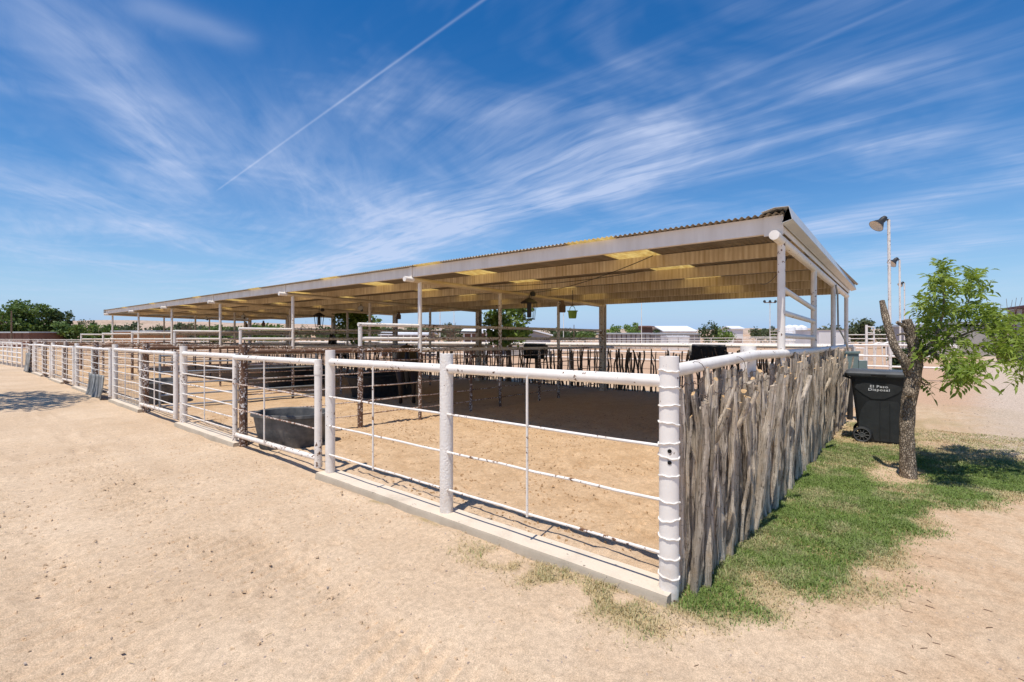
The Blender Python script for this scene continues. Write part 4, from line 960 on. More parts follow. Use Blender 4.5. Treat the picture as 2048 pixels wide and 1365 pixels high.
# ------------------------------------------------------------------ tree by the bin
def tree_near():
    bx, by = 4.62, -1.06; z0 = gz(bx, by)
    t = thing('pruned_tree', 'pruned tree with rough bark, two cut limbs and bright green leaves beside the bin', 'tree', (bx, by, z0))
    D = (Vector((bx, by, 0)) - Vector((CAM.x, CAM.y, 0))).dot(Vector((CA, SA, 0)))
    T = lambda px, py, dd=0.0: at(px, py, D + dd)
    def limb(pts, rad, name, mt, seg=28, sub=10, rough=0.10):
        P = [Vector(p) for p in pts]; pp = []; rr = []
        for i in range(len(P) - 1):
            for q in range(sub):
                u = q / sub; p0 = P[max(i - 1, 0)]; p1 = P[i]; p2 = P[i + 1]; p3 = P[min(i + 2, len(P) - 1)]
                pp.append(0.5 * ((2 * p1) + (p2 - p0) * u + (2 * p0 - 5 * p1 + 4 * p2 - p3) * u * u + (3 * p1 - p0 - 3 * p2 + p3) * u ** 3)); rr.append(rad[i] + (rad[i + 1] - rad[i]) * u)
        pp.append(P[-1]); rr.append(rad[-1])
        mb = MB(); mb.tube(pp, rr, seg, True)
        if rough:
            R = random.Random(len(pts)); n = len(pp)
            for i in range(n):
                for k in range(seg):
                    j = i * seg + k; c = pp[i]; v = Vector(mb.v[j]); a = k / seg * 9
                    w = float(fbm(np.array([a + i * 0.12]), np.array([i * 0.30]), 77, 3)[0]) - 0.5 + 0.5 * (float(vnoise(np.array([k / seg * 22.0]), np.array([i * 0.55]), 5)[0]) - 0.5)
                    mb.v[j] = tuple(c + (v - c) * (1 + rough * 2 * w))
        return mb.build(name, mt, t, ang=70)
    limb([T(1816, 968), T(1816, 940), T(1814, 880), T(1816, 820), T(1823, 775), T(1829, 735), T(1830, 705), T(1822, 672), T(1813, 640)],
         [0.100, 0.082, 0.073, 0.072, 0.080, 0.080, 0.068, 0.056, 0.048], 'trunk', M_BARK, 40, 12, 0.10)
    limb([T(1822, 752), T(1808, 722), T(1790, 695, 0.03), T(1778, 660, 0.08), T(1770, 630, 0.14), T(1764, 602, 0.2)], [0.06, 0.052, 0.043, 0.040, 0.038, 0.028], 'dead_limb', M_BARK, 20, 8, 0.10)
    limb([T(1814, 655), T(1803, 650), T(1794, 645)], [0.03, 0.022, 0.02], 'stub', M_BARK, 12, 5, 0.08)
    limb([T(1822, 672), T(1806, 668), T(1794, 671)], [0.02, 0.014, 0.010], 'stub', M_BARK, 10, 5, 0.08)
    mb = MB(); c = T(1825, 782, -0.10); mb.lathe([(0.0, 0.05), (0.04, 0.03), (0.06, -0.01), (0.05, -0.05), (0.0, -0.08)], tuple(c + Vector((-0.04, 0.03, 0))), 12); mb.build('knot', M_BARK, t)
    BR = [[(1838, 712, 0), (1870, 700, 0.1), (1910, 678, 0.2), (1955, 660, 0.3), (2010, 655, 0.4)],
          [(1838, 705, 0), (1860, 690, -0.1), (1880, 650, -0.15), (1888, 600, -0.15), (1884, 545, -0.1)],
          [(1880, 694, 0.1), (1915, 650, 0.3), (1935, 610, 0.35), (1945, 560, 0.4)],
          [(1836, 705, 0), (1865, 708, -0.2), (1905, 722, -0.4), (1950, 738, -0.5)],
          [(1900, 684, 0.2), (1950, 690, 0.1), (2000, 705, 0.0), (2040, 715, -0.1), (2090, 712, -0.2)],
          [(1955, 660, 0.3), (1990, 632, 0.4), (2020, 640, 0.4), (2070, 650, 0.5)],
          [(1836, 690, 0.1), (1850, 660, 0.3), (1845, 625, 0.4)],
          [(1838, 760, 0.02), (1850, 770, 0), (1858, 768, 0)]]
    for b in BR: limb([T(x, y, d) for x, y, d in b], [0.026 - 0.02 * i / (len(b) - 1) for i in range(len(b))] if b[0][0] < 1850 and len(b) > 3 else [0.014 - 0.010 * i / (len(b) - 1) for i in range(len(b))], 'branch', M_BARK, 8, 5, 0.0)
    # compound leaves: folded leaflets in pairs along a drooping stalk
    def leaf_mesh(seed):
        R = random.Random(seed); mb = MB(); L = R.uniform(0.17, 0.24); npair = 4; droop = R.uniform(0.25, 0.8)
        def st(t): return Vector((L * t, 0, -droop * L * t * t * 0.6))
        def leaflet(o, d, l, w):
            d = d.normalized(); s = d.cross(Vector((0, 0, 1))).normalized() * w; up = Vector((0, 0, w * R.uniform(0.2, 0.6)))
            m_ = o + d * l * 0.45 + Vector((0, 0, -0.02 * l)); tip = o + d * l + Vector((0, 0, -R.uniform(0.15, 0.4) * l))
            a, b = m_ + s + up, m_ - s + up; q = o + d * l * 0.75 + Vector((0, 0, -0.09 * l)); a2, b2 = q + s * 0.7 + up * 0.6, q - s * 0.7 + up * 0.6
            mb.add([o, m_, a, b, q, a2, b2, tip], [(0, 1, 2), (0, 3, 1), (1, 4, 5, 2), (1, 3, 6, 4), (4, 7, 5), (4, 6, 7)])
        for i in range(npair):
            t_ = 0.22 + 0.7 * i / npair; o = st(t_)
            for sg in (-1, 1): leaflet(o, Vector((R.uniform(0.25, 0.6), sg, R.uniform(-0.45, 0.15))), R.uniform(0.062, 0.088) * (1 - 0.12 * abs(i - 1.5)), 0.0140)
        leaflet(st(0.98), Vector((1, 0, -0.6)), 0.088, 0.0145)
        for i in range(3): mb.add([st(i / 3), st((i + 1) / 3), st((i + 1) / 3) + Vector((0, 0.002, 0.003)), st(i / 3) + Vector((0, 0.002, 0.003))], [(0, 1, 2, 3)])
        me = mb.mesh('leaf', smooth=False); me.materials.append(M_LEAF); return me
    LM = [leaf_mesh(i) for i in range(7)]
    CL = [(1884, 540, 12, 8, -0.1), (1876, 562, 17, 11, -0.1), (1892, 580, 18, 10, -0.1), (1868, 600, 22, 11, 0.1), (1848, 612, 15, 8, 0.3), (1898, 612, 20, 9, 0.0), (1945, 550, 14, 9, 0.4), (1958, 562, 13, 7, 0.4), (1938, 578, 14, 8, 0.4), (1952, 600, 18, 10, 0.4), (1925, 622, 20, 10, 0.3),
          (1960, 628, 22, 11, 0.3), (1885, 640, 26, 12, 0.1), (1856, 645, 16, 7, 0.2), (1850, 672, 18, 8, 0.1), (1875, 684, 22, 9, 0.0), (1908, 668, 24, 10, 0.1), (1930, 690, 20, 8, 0.0), (1988, 628, 18, 9, 0.4), (1975, 655, 22, 9, 0.3), (2008, 648, 20, 10, 0.3), (1990, 690, 26, 11, 0.0), (2030, 682, 28, 14, 0.1), (2066, 695, 36, 16, -0.2), (2050, 655, 30, 12, 0.3),
          (2020, 712, 24, 11, -0.1), (2046, 735, 18, 8, -0.2), (1902, 722, 18, 10, -0.35), (1928, 738, 20, 13, -0.45), (1952, 732, 18, 10, -0.5), (1880, 708, 16, 6, -0.2), (1935, 757, 12, 5, -0.5), (1902, 752, 8, 3, -0.4), (1846, 700, 10, 4, 0.0), (1856, 770, 6, 2, 0.0)]
    tot = 0; extra = MB()
    for cx_, cy_, rr, nn, dd in CL:
        R = random.Random(int(cx_ * 3 + cy_))
        cc = T(cx_, cy_, dd)
        for i in range(int(nn * 1.75)):
            a = R.uniform(0, 6.28); q = rr * math.sqrt(R.random()) * 1.08
            p = T(cx_ + q * math.cos(a), cy_ + q * math.sin(a) * 0.85, dd + R.uniform(-0.35, 0.35))
            out = p - cc + Vector((R.uniform(-0.1, 0.1), R.uniform(-0.1, 0.1), 0)); yw = math.atan2(out.y, out.x) + R.uniform(-0.7, 0.7)
            s = R.uniform(0.85, 1.25)
            p = p - Vector((math.cos(yw), math.sin(yw), 0)) * 0.10 * s
            ro = (R.uniform(-0.9, 0.9), R.uniform(-0.8, 0.5), yw); lm = LM[R.randrange(7)]
            if i < nn and tot < 290: inst('leaf', lm, t, p, ro, (s, s, s)); tot += 1
            else:
                MM = Matrix.LocRotScale(p, Matrix.Rotation(ro[2], 3, 'Z') @ Matrix.Rotation(ro[1], 3, 'Y') @ Matrix.Rotation(ro[0], 3, 'X'), Vector((s, s, s)))
                extra.add([MM @ v.co for v in lm.vertices], [tuple(f.vertices) for f in lm.polygons])
    tag(extra.build('foliage', M_LEAF, t, smooth=False), kind='stuff')
tree_near()

# ------------------------------------------------------------------ background trees
def leafcloud(blobs, n, size, seed):
    R = np.random.default_rng(seed); V = []; Fc = []; tone = []
    w = np.array([b[3] * b[4] * b[5] for b in blobs]) ** 0.67; w = w / w.sum(); cnt = R.multinomial(n, w)
    vs_ = []
    for b, c in zip(blobs, cnt):
        if c == 0: continue
        d = R.normal(size=(c, 3)); d /= np.linalg.norm(d, axis=1)[:, None]; rad = R.random(c) ** 0.38
        lump = 1 + 0.28 * np.sin(d[:, 0] * 5 + seed) * np.sin(d[:, 1] * 6 + b[0]) + 0.18 * np.sin(d[:, 2] * 9 + seed * 2)
        p = np.array(b[:3]) + d * (rad * lump)[:, None] * np.array(b[3:6])
        a = R.normal(size=(c, 3)); a /= np.linalg.norm(a, axis=1)[:, None]; bb = np.cross(a, R.normal(size=(c, 3))); bb /= np.linalg.norm(bb, axis=1)[:, None]
        s = size * R.uniform(0.6, 1.4, c)[:, None]
        q = np.stack([p - a * s, p + bb * s * 0.55, p + a * s, p - bb * s * 0.55], 1); vs_.append(q)
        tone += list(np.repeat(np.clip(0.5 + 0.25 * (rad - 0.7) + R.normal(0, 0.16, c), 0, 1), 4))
    q = np.concatenate(vs_).reshape(-1, 3)
    return q, np.array(tone)
def cloud_obj(name, q, tone, mat, root, smooth=False):
    me = bpy.data.meshes.new(name); n = len(q); org = np.array(root.location) if root else np.zeros(3)
    me.vertices.add(n); me.vertices.foreach_set('co', (q - org).reshape(-1).astype(np.float32))
    me.loops.add(n); me.loops.foreach_set('vertex_index', np.arange(n, dtype=np.int32))
    me.polygons.add(n // 4); me.polygons.foreach_set('loop_start', np.arange(0, n, 4, dtype=np.int32)); me.update(calc_edges=True)
    at_ = me.attributes.new('tone', 'FLOAT', 'POINT'); at_.data.foreach_set('value', tone.astype(np.float32))
    me.materials.append(mat); o = bpy.data.objects.new(name, me); COL.objects.link(o)
    if root: o.parent = root
    return o
def bgtree(label, px, top, wpx, depth, mat, n=1500, base_lift=0.18, group='trees along the skyline', seed=0, name='tree', trunk=True, size=None, shape=0):
    g = at(px, HZ, depth); z0 = -0.35; ht = (HZ - top) / F * depth + CAMH - z0; wd = wpx / F * depth / 2
    t = thing(name, label, 'tree' if name != 'shrub' else 'shrub', (g.x, g.y, z0), group); R = random.Random(seed + int(px))
    B = []; cz = z0 + ht * (0.5 + base_lift / 2); hh = ht * (1 - base_lift) / 2
    if shape == 1:
        for i in range(6):
            u = i / 5; B.append((g.x, g.y, z0 + ht * (0.15 + 0.8 * u), wd * (1 - 0.75 * u), wd * (1 - 0.75 * u), ht * 0.14))
    else:
        B.append((g.x, g.y, cz - hh * 0.1, wd * 0.72, wd * 0.72, hh * 0.8))
        for i in range(9):
            a = R.uniform(0, 6.28); k = R.uniform(0.45, 0.72); zz = R.uniform(-0.65, 0.75)
            B.append((g.x + wd * k * math.cos(a), g.y + wd * k * math.sin(a), cz + hh * zz, wd * R.uniform(0.26, 0.42), wd * R.uniform(0.26, 0.42), hh * R.uniform(0.2, 0.34)))
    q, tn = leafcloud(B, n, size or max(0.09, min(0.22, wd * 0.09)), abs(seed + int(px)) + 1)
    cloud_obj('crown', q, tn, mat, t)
    if trunk:
        mb = MB(); r = max(0.05, wd * 0.07)
        mb.tube([(g.x, g.y, z0 - 0.1), (g.x + 0.05 * wd, g.y, z0 + ht * 0.35), (g.x - 0.03 * wd, g.y, z0 + ht * 0.62)], [r, r * 0.75, r * 0.4], 8)
        for i in range(3):
            a = i * 2.1 + R.random(); mb.tube([(g.x, g.y, z0 + ht * 0.33), (g.x + wd * 0.5 * math.cos(a), g.y + wd * 0.5 * math.sin(a), z0 + ht * 0.68)], [r * 0.5, r * 0.2], 6)
        mb.build('trunk', M_POLE, t)
TR = [('large leafy green tree at the left edge of the skyline', -5, 604, 110, 74, M_LEAFG, 5200), ('broad green tree right of the left edge tree, behind the wooden pole', 62, 598, 95, 78, M_LEAFG, 5200), ('tall darker tree at the right end of the left hand grove', 118, 611, 56, 80, M_LEAFD, 2600),
      ('low bushy green tree beside the left hand grove', 150, 640, 70, 72, M_LEAFG, 2000), ('low rounded dark tree in front of the tan hill', 176, 636, 36, 90, M_LEAFD, 900), ('pale low tree right of the rounded dark tree', 205, 645, 55, 84, M_LEAFG, 1300), ('low tree by the far end of the roof', 246, 645, 60, 88, M_LEAFO, 1200),
      ('dense round dark tree seen between the far roof columns', 318, 640, 30, 86, M_LEAFD, 900), ('loose green tree between the third and fourth far columns', 372, 645, 60, 70, M_LEAFO, 1000), ('green tree behind the fourth roof column', 425, 645, 70, 75, M_LEAFG, 1400), ('low green tree left of the second front column', 520, 648, 80, 80, M_LEAFG, 1500),
      ('small pointed tree seen right of the second front column', 613, 643, 24, 90, M_LEAFD, 600), ('low tree behind the far horse', 575, 652, 60, 84, M_LEAFO, 900), ('small round tree behind the caged lantern', 648, 652, 24, 95, M_LEAFD, 500),
      ('thin grey green tree left of the first front column', 790, 650, 90, 80, M_LEAFO, 900), ('thin grey green tree between the sheds', 900, 648, 80, 76, M_LEAFO, 900), ('distant low tree under the green bucket', 1115, 655, 60, 110, M_LEAFD, 700), ('distant low tree left of the rear column', 1170, 657, 50, 105, M_LEAFG, 600),
      ('bushy bright green tree right of the rear column', 1228, 646, 44, 66, M_LEAFY, 1500), ('taller bright green tree beside the pole, right of the rear column', 1264, 641, 44, 66, M_LEAFY, 1500), ('dark low tree beside the thin roofed canopy', 1308, 657, 34, 80, M_LEAFD, 600),
      ('loose dark tree with thin top before the white building', 1416, 636, 44, 62, M_LEAFD, 1100), ('rounded bright green tree right of the loose dark tree', 1447, 652, 46, 64, M_LEAFY, 1300), ('dull green tree left of the tall lamp mast', 1522, 654, 46, 90, M_LEAFO, 900), ('dark round tree right of the tall lamp mast', 1553, 652, 26, 92, M_LEAFD, 600),
      ('grey green tree behind the white trailer', 1660, 648, 66, 70, M_LEAFO, 1500), ('feathery grey green tree behind the climbing rail', 1712, 634, 66, 60, M_LEAFO, 2200), ('grey green tree just left of the tree trunk', 1768, 648, 50, 60, M_LEAFO, 1300), ('grey green tree hidden behind the bright leaves', 1850, 655, 70, 66, M_LEAFO, 1000)]
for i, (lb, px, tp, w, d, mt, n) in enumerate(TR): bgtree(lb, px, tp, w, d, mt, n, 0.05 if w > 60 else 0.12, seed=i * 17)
bgtree('leafy yellow green tree behind the rear fence, by the big lantern', 1018, 585, 112, 18.5, M_LEAFY, 2600, 0.34, 'small trees behind the rear fence', 5, size=0.085)
bgtree('leafy yellow green tree behind the rear fence, left of the first front column', 712, 606, 112, 24, M_LEAFY, 3000, 0.36, 'small trees behind the rear fence', 6, size=0.09)
bgtree('dark green bush at the foot of the white gate by the tree trunk', 1798, 695, 34, 21.0, M_LEAFD, 1400, 0.0, None, 9, 'shrub', False, 0.07)
TK = [('at the left edge behind the red brown building', 20, 650, 170, 95), ('behind the low orange building', 285, 650, 150, 100), ('between the far roof columns', 400, 648, 150, 92), ('behind the fourth raised rail', 500, 650, 150, 105), ('behind the far black horse', 650, 650, 170, 110), ('behind the white roofed shed', 810, 652, 170, 115), ('behind the pale metal barn', 1000, 656, 180, 130), ('under the green bucket', 1150, 657, 120, 125), ('behind the white building', 1350, 658, 120, 120), ('behind the tall lamp mast', 1560, 657, 120, 110), ('behind the white trailer', 1680, 656, 120, 100)]
for k, (wh, px, tp, w, d) in enumerate(TK):
    bgtree('distant low green thicket ' + wh, px, tp, w, d, (M_LEAFG, M_LEAFD, M_LEAFO)[k % 3], 1800, 0.0, 'distant thickets', 40 + k, 'shrub', False, 0.32)
# tree out of frame at the left, whose shadow crosses the lane
def shade_tree():
    x, y = -6.2, 16.4; z0 = zg(x, y); t = thing('tree', 'tall lane side tree whose shadow falls across the sandy lane at the left', 'tree', (x, y, z0))
    B = [(x + a, y + b, 6.9 + c, 0.9, 1.1, 0.5) for a, b, c in ((2.3, -1.4, 0), (1.6, 0.3, 0.4), (2.6, 0.9, 0.3), (0.6, 1.6, 0.2), (0, 0, 1.0), (2.2, 2.4, 0.3), (-1.2, -0.6, 0.4), (0.8, -1.2, 0.9), (2.9, -0.2, 0.1))]
    q, tn = leafcloud(B, 4200, 0.10, 3); cloud_obj('crown', q, tn, M_LEAFG, t)
    mb = MB(); mb.tube([(x, y, z0 - 0.1), (x + 0.1, y, 3.2), (x, y, 6.8)], [0.22, 0.17, 0.07], 10)
    for a, l in ((0.0, 2.4), (0.9, 2.6), (2.4, 1.2), (4.4, 1.2), (5.6, 2.4)): mb.tube([(x + 0.08, y, 3.6), (x + 0.6 * l * math.cos(a), y + 0.6 * l * math.sin(a), 5.6), (x + l * math.cos(a), y + l * math.sin(a), 6.9)], [0.09, 0.05, 0.025], 8)
    mb.build('trunk', M_BARK, t)
shade_tree()
def bare_shrub(label, px, top, d, seed):
    g = at(px, HZ, d); t = thing('bare_shrub', label, 'shrub', (g.x, g.y, -0.35)); R = random.Random(seed); mb = MB(); H_ = (HZ - top) / F * d + 2
    for i in range(16):
        a = R.uniform(0, 6.28); l = R.uniform(0.1, 0.3) * H_; p = [Vector((g.x, g.y, -0.3))]
        for q in range(1, 6): p.append(Vector((g.x + l * math.cos(a) * q / 5 + R.uniform(-0.1, 0.1), g.y + l * math.sin(a) * q / 5 + R.uniform(-0.1, 0.1), -0.3 + H_ * R.uniform(0.8, 1.0) * q / 5)))
        mb.tube(p, [0.05, 0.04, 0.03, 0.022, 0.015, 0.01], 5)
        mb.tube([p[3], p[3] + Vector((R.uniform(-0.5, 0.5), R.uniform(-0.5, 0.5), 0.9))], [0.02, 0.008], 5)
    mb.build('twigs', M_POLE, t)
bare_shrub('leafless shrub rising above the green leaves left of the maroon roof', 2000, 598, 30, 4)
bare_shrub('leafless grey shrub between the far roof columns', 372, 640, 60, 8)
bare_shrub('leafless spreading shrub seen left of the shed with white doors', 905, 646, 40, 12)

# ------------------------------------------------------------------ lamp poles and masts
def lamp_pole(label, px, top, d, lean=0.0, s=1.0):
    g = at(px, HZ, d); z0 = -0.2; zt = CAMH + (HZ - top) / F * d
    t = thing('lamp_pole', label, 'lamp post', (g.x, g.y, z0), 'white lamp poles beyond the tree')
    L = Vector((-SA, CA, 0))
    mb = MB(); mb.tube([(g.x, g.y, z0), Vector((g.x, g.y, zt)) + L * lean], 0.045, 12); mb.build('pole', M_WHITE2, t)
    tp = Vector((g.x, g.y, zt)) + L * lean
    M = Matrix.Translation(tp + L * 0.22 * s + Vector((0, 0, -0.02))) @ (L * 0.72 + Vector((0, 0, -0.70))).to_track_quat('Z', 'Y').to_matrix().to_4x4()
    mb = MB(); mb.lathe([(0.0, -0.16 * s), (0.07 * s, -0.15 * s), (0.10 * s, -0.05 * s), (0.10 * s, 0.06 * s), (0.17 * s, 0.17 * s), (0.23 * s, 0.28 * s), (0.235 * s, 0.285 * s)], (0, 0, 0), 18, M=M); mb.build('lamp_hood', M_DARK, t)
    mb = MB(); mb.lathe([(0.0, 0.20 * s), (0.10 * s, 0.21 * s), (0.225 * s, 0.282 * s)], (0, 0, 0), 18, M=M); mb.build('lens', M_GLASS, t)
    mb = MB(); mb.tube([tp, tp + L * 0.16 * s], 0.03, 8); mb.build('bracket', M_DARK, t)
lamp_pole('nearest and tallest white lamp pole, above the cut limb of the tree', 1781, 440, 16.4, 0.06)
lamp_pole('second white lamp pole, just right of the nearest one', 1801, 520, 25.6, 0.05)
lamp_pole('third and farthest white lamp pole in the row', 1809, 566, 36.7, 0.0, 0.8)
def mast(label, px, top, d, arm=False, r=0.06, mt=None):
    g = at(px, HZ, d); zt = CAMH + (HZ - top) / F * d; t = thing('mast', label, 'pole', (g.x, g.y, -0.35), 'thin poles along the skyline')
    mb = MB(); mb.tube([(g.x, g.y, -0.35), (g.x, g.y, zt)], [r, r * 0.7], 8); mb.build('pole', mt or M_WHITE2, t)
    if arm:
        L = Vector((-SA, CA, 0)); tp = Vector((g.x, g.y, zt - 0.3)); mb = MB(); mb.tube([tp - L * 0.75, tp + L * 0.75], 0.05, 8); mb.build('cross_arm', M_RUST, t)
        for q in (-0.7, 0.0, 0.7):
            mb = MB(); mb.lathe([(0, 0.22), (0.12, 0.16), (0.18, -0.08), (0, -0.1)], tuple(tp + L * q + Vector((0, 0, 0.12))), 10); mb.build('lamp', M_DARK, t)
mast('tall white lamp mast with a cross arm right of the pale tanks', 1540, 601, 62, True)
mast('thin white mast beside the bright green tree', 1283, 606, 60, False, 0.05)
mast('thin white mast just right of the brown box on the column', 1127, 608, 46, False, 0.04)
mast('thin white mast left of the leafless shrub', 908, 622, 44, False, 0.04)
mast('thin pale mast among the sheds', 880, 624, 42, False, 0.05)
mast('distant dark pole under the green bucket', 1148, 650, 90, False, 0.09, M_POLE)
mast('weathered wooden utility pole at the left edge', 23, 622, 62, False, 0.10, M_POLE)

# ------------------------------------------------------------------ background buildings and pens
def frame_(px0, px1, d0, d1=None, right=False):
    a = at(px0, HZ, d0); b = at(px1, HZ, d1 or d0); u = (b - a); u.z = 0; L = u.length; u = u / L; n = Vector((-u.y, u.x, 0))
    if (n.dot(Vector((SA, -CA, 0))) if right else n.dot(Vector((CA, SA, 0)))) < 0: n = -n
    return a, u, n, L
def building(label, px0, px1, d0, eave, dep, wm, rm, d1=None, rise=0.0, over=0.25, doors=(), dm=None, name='building', bays=0, base=-0.4, trim=None, gable=False, right=False):
    a, u, n, L = frame_(px0, px1, d0, d1, right); ze = CAMH + (HZ - eave) / F * d0
    t = thing(name, label, 'building', (a.x, a.y, base)); o = Vector((a.x, a.y, 0))
    def P(s, w, z): q = o + u * s + n * w; return (q.x, q.y, z)
    def bx(s0, s1, w0, w1, z0, z1, nm, mt, par=None):
        mb = MB(); mb.add([P(s0, w0, z0), P(s1, w0, z0), P(s1, w1, z0), P(s0, w1, z0), P(s0, w0, z1), P(s1, w0, z1), P(s1, w1, z1), P(s0, w1, z1)], [(3, 2, 1, 0), (4, 5, 6, 7), (0, 1, 5, 4), (1, 2, 6, 5), (2, 3, 7, 6), (3, 0, 4, 7)])
        return mb.build(nm, mt, t, par, smooth=False)
    w = bx(0, L, 0, dep, base, ze, 'wall', wm)
    mb = MB(); zr = ze + rise
    if gable:
        v = [P(-over, -over, ze - 0.02), P(L / 2, -over, zr + 0.05), P(L + over, -over, ze - 0.02), P(-over, dep + over, ze - 0.02), P(L / 2, dep + over, zr + 0.05), P(L + over, dep + over, ze - 0.02)]
        mb.add(v + [(x, y, z + 0.12) for x, y, z in v], [(0, 1, 7, 6), (1, 2, 8, 7), (6, 7, 10, 9), (7, 8, 11, 10), (3, 4, 1, 0), (4, 5, 2, 1), (0, 6, 9, 3), (2, 5, 11, 8), (4, 3, 9, 10), (5, 4, 10, 11)])
        mg = MB(); mg.add([P(0, 0.001, ze), P(L, 0.001, ze), P(L / 2, 0.001, zr)], [(0, 1, 2)]); mg.build('gable', wm, t, smooth=False)
    else:
        v = [P(-over, -over, ze), P(L + over, -over, ze), P(L + over, dep / 2, zr + 0.03), P(-over, dep / 2, zr + 0.03), P(L + over, dep + over, ze), P(-over, dep + over, ze)]
        mb.add(v + [(x, y, z + 0.16) for x, y, z in v], [(0, 1, 7, 6), (6, 7, 8, 9), (9, 8, 10, 11), (1, 2, 8, 7), (2, 4, 10, 8), (0, 6, 9, 3), (3, 9, 11, 5), (4, 5, 11, 10), (0, 3, 2, 1), (3, 5, 4, 2)])
    mb.build('roof', rm, t, smooth=False)
    for (s0, s1, z0, z1) in doors: bx(s0 * L, s1 * L, -0.04, 0.06, base + z0, base + z1, 'door', dm or M_BROWNW)
    for i in range(bays + 1 if bays else 0):
        s = L * i / bays; bx(s - 0.05, s + 0.05, -0.05, 0.03, base, ze - 0.03, 'trim_post', trim or wm)
    return t
building('long low red brown building at the left edge with a pale roof', -60, 58, 66, 666.5, 6, M_BRICK, M_ROOFG, bays=8, trim=M_BRICK)
building('low orange building seen under the far end of the roof', 228, 310, 62, 664, 6, M_ORANGE, M_ROOFG, doors=((0.38, 0.46, 0, 1.9),), dm=M_ORANGE, bays=4, trim=M_ORANGE)
building('white roofed shed with brown doors behind the rear fence', 762, 852, 44, 671, 5, M_BROWNW, M_ROOFW, rise=0.25, doors=((0.05, 0.22, 0, 1.6), (0.28, 0.45, 0, 1.6)), dm=M_BRICK, bays=6, trim=M_WHITEWALL)
building('dark brown open shed beside the pale metal barn', 928, 1002, 40, 667, 4, M_BROWNW, M_ROOFW, rise=0.2, bays=5, trim=M_ROOFW)
building('pale metal barn with vertical siding and a low gable', 1002, 1100, 43, 672, 7, M_GREYWALL, M_ROOFW, rise=0.55, gable=True, bays=14, trim=M_GREYWALL)
building('white building with pitched roof in the distance right of the bright green trees', 1328, 1392, 85, 664, 10, M_WHITEWALL, M_ROOFW, rise=0.9, bays=5, trim=M_WHITEWALL)
building('small white tower like shed with red base in the distance', 1464, 1486, 84, 659, 4, M_WHITEWALL, M_ROOFW, rise=0.4, doors=((0.1, 0.9, 0, 1.2),), dm=M_BRICK)
building('dark thin roofed canopy beyond the bright green trees', 1283, 1305, 78, 655, 5, M_BROWNW, M_BRICK, rise=0.1)
building('grey metal barn with maroon roof edge and posts at the right edge', 2019, 2140, 36, 621, 9, M_GREYWALL, M_MAROON, d1=27, rise=0.4, over=0.35, bays=7, trim=M_MAROON, right=True)
building('low grey shed with maroon posts adjoining the barn at the right edge', 1928, 2012, 41, 655, 6, M_GREYWALL, M_ROOFG, d1=37, rise=0.2, over=0.15, bays=4, trim=M_MAROON, doors=((0.55, 0.9, 1.2, 2.1),), dm=M_HOLE)
building('white box shed within the arena panels', 1335, 1378, 57, 675, 2.5, M_WHITEWALL, M_ROOFW, over=0.05, bays=2, trim=M_GREYWALL)
building('long grey shed row beyond the arena, left part', 1205, 1300, 64, 669, 3, M_GREYWALL, M_ROOFG, bays=10, trim=M_BROWNW)
building('long grey shed row beyond the arena, right part', 1300, 1400, 66, 669.5, 3, M_GREYWALL, M_ROOFG, bays=9, trim=M_WHITEWALL)
# tanks
for i, (px, r) in enumerate(((1579, 0.52), (1590, 0.62), (1603, 0.52))):
    p = at(px, HZ, 60 + i * 0.8); t = thing('storage_tank', ['left', 'middle', 'right'][i] + ' one of three white storage tanks seen through the climbing rails', 'tank', (p.x, p.y, 0.0), 'white storage tanks')
    mb = MB(); mb.lathe([(0, -0.4), (r * 1.3, -0.4), (r * 1.3, 2.35), (r * 1.15, 2.5), (0.1, 2.72), (0, 2.72)], (p.x, p.y, 0), 20); mb.build('shell', M_ROOFW, t)
    for z in (0.6, 1.5):
        mb = MB(); mb.lathe([(r * 1.3, z), (r * 1.33, z + 0.03), (r * 1.3, z + 0.06)], (p.x, p.y, 0), 20); mb.build('hoop', M_GREYWALL, t)
# trailer
a, u, n, L = frame_(1640, 1692, 44, 40)
t = thing('stock_trailer', 'white box trailer with tandem wheels behind the end columns', 'trailer', (a.x, a.y, -0.3))
Rz = math.atan2(u.y, u.x); M = Matrix.Translation((a.x, a.y, 0)) @ Matrix.Rotation(Rz, 4, 'Z')
sg = 1 if (Matrix.Rotation(Rz, 3, 'Z') @ Vector((0, 1, 0))).dot(n) > 0 else -1
mb = MB(); mb.box((L / 2, sg * 1.1, 1.12), (L, 2.0, 1.55), M=M); mb.build('body', M_WHITEWALL, t, smooth=False)
mb = MB(); mb.box((L / 2, sg * 1.1, 1.92), (L + 0.1, 2.1, 0.05), M=M); mb.build('roof', M_GREYWALL, t, smooth=False)
for s in (0.32, 0.62):
    c = M @ Vector((L * 0.2 + s, -sg * 0.02, 0.02)); d = (M.to_3x3() @ Vector((0, -sg, 0)))
    mb = MB(); mb.tube([c + d * -0.1, c + d * 0.12], 0.33, 18); mb.build('wheel', M_BLACKRUB, t)
    mb = MB(); mb.tube([c + d * 0.12, c + d * 0.14], 0.16, 14); mb.build('hub', M_RIM, t)
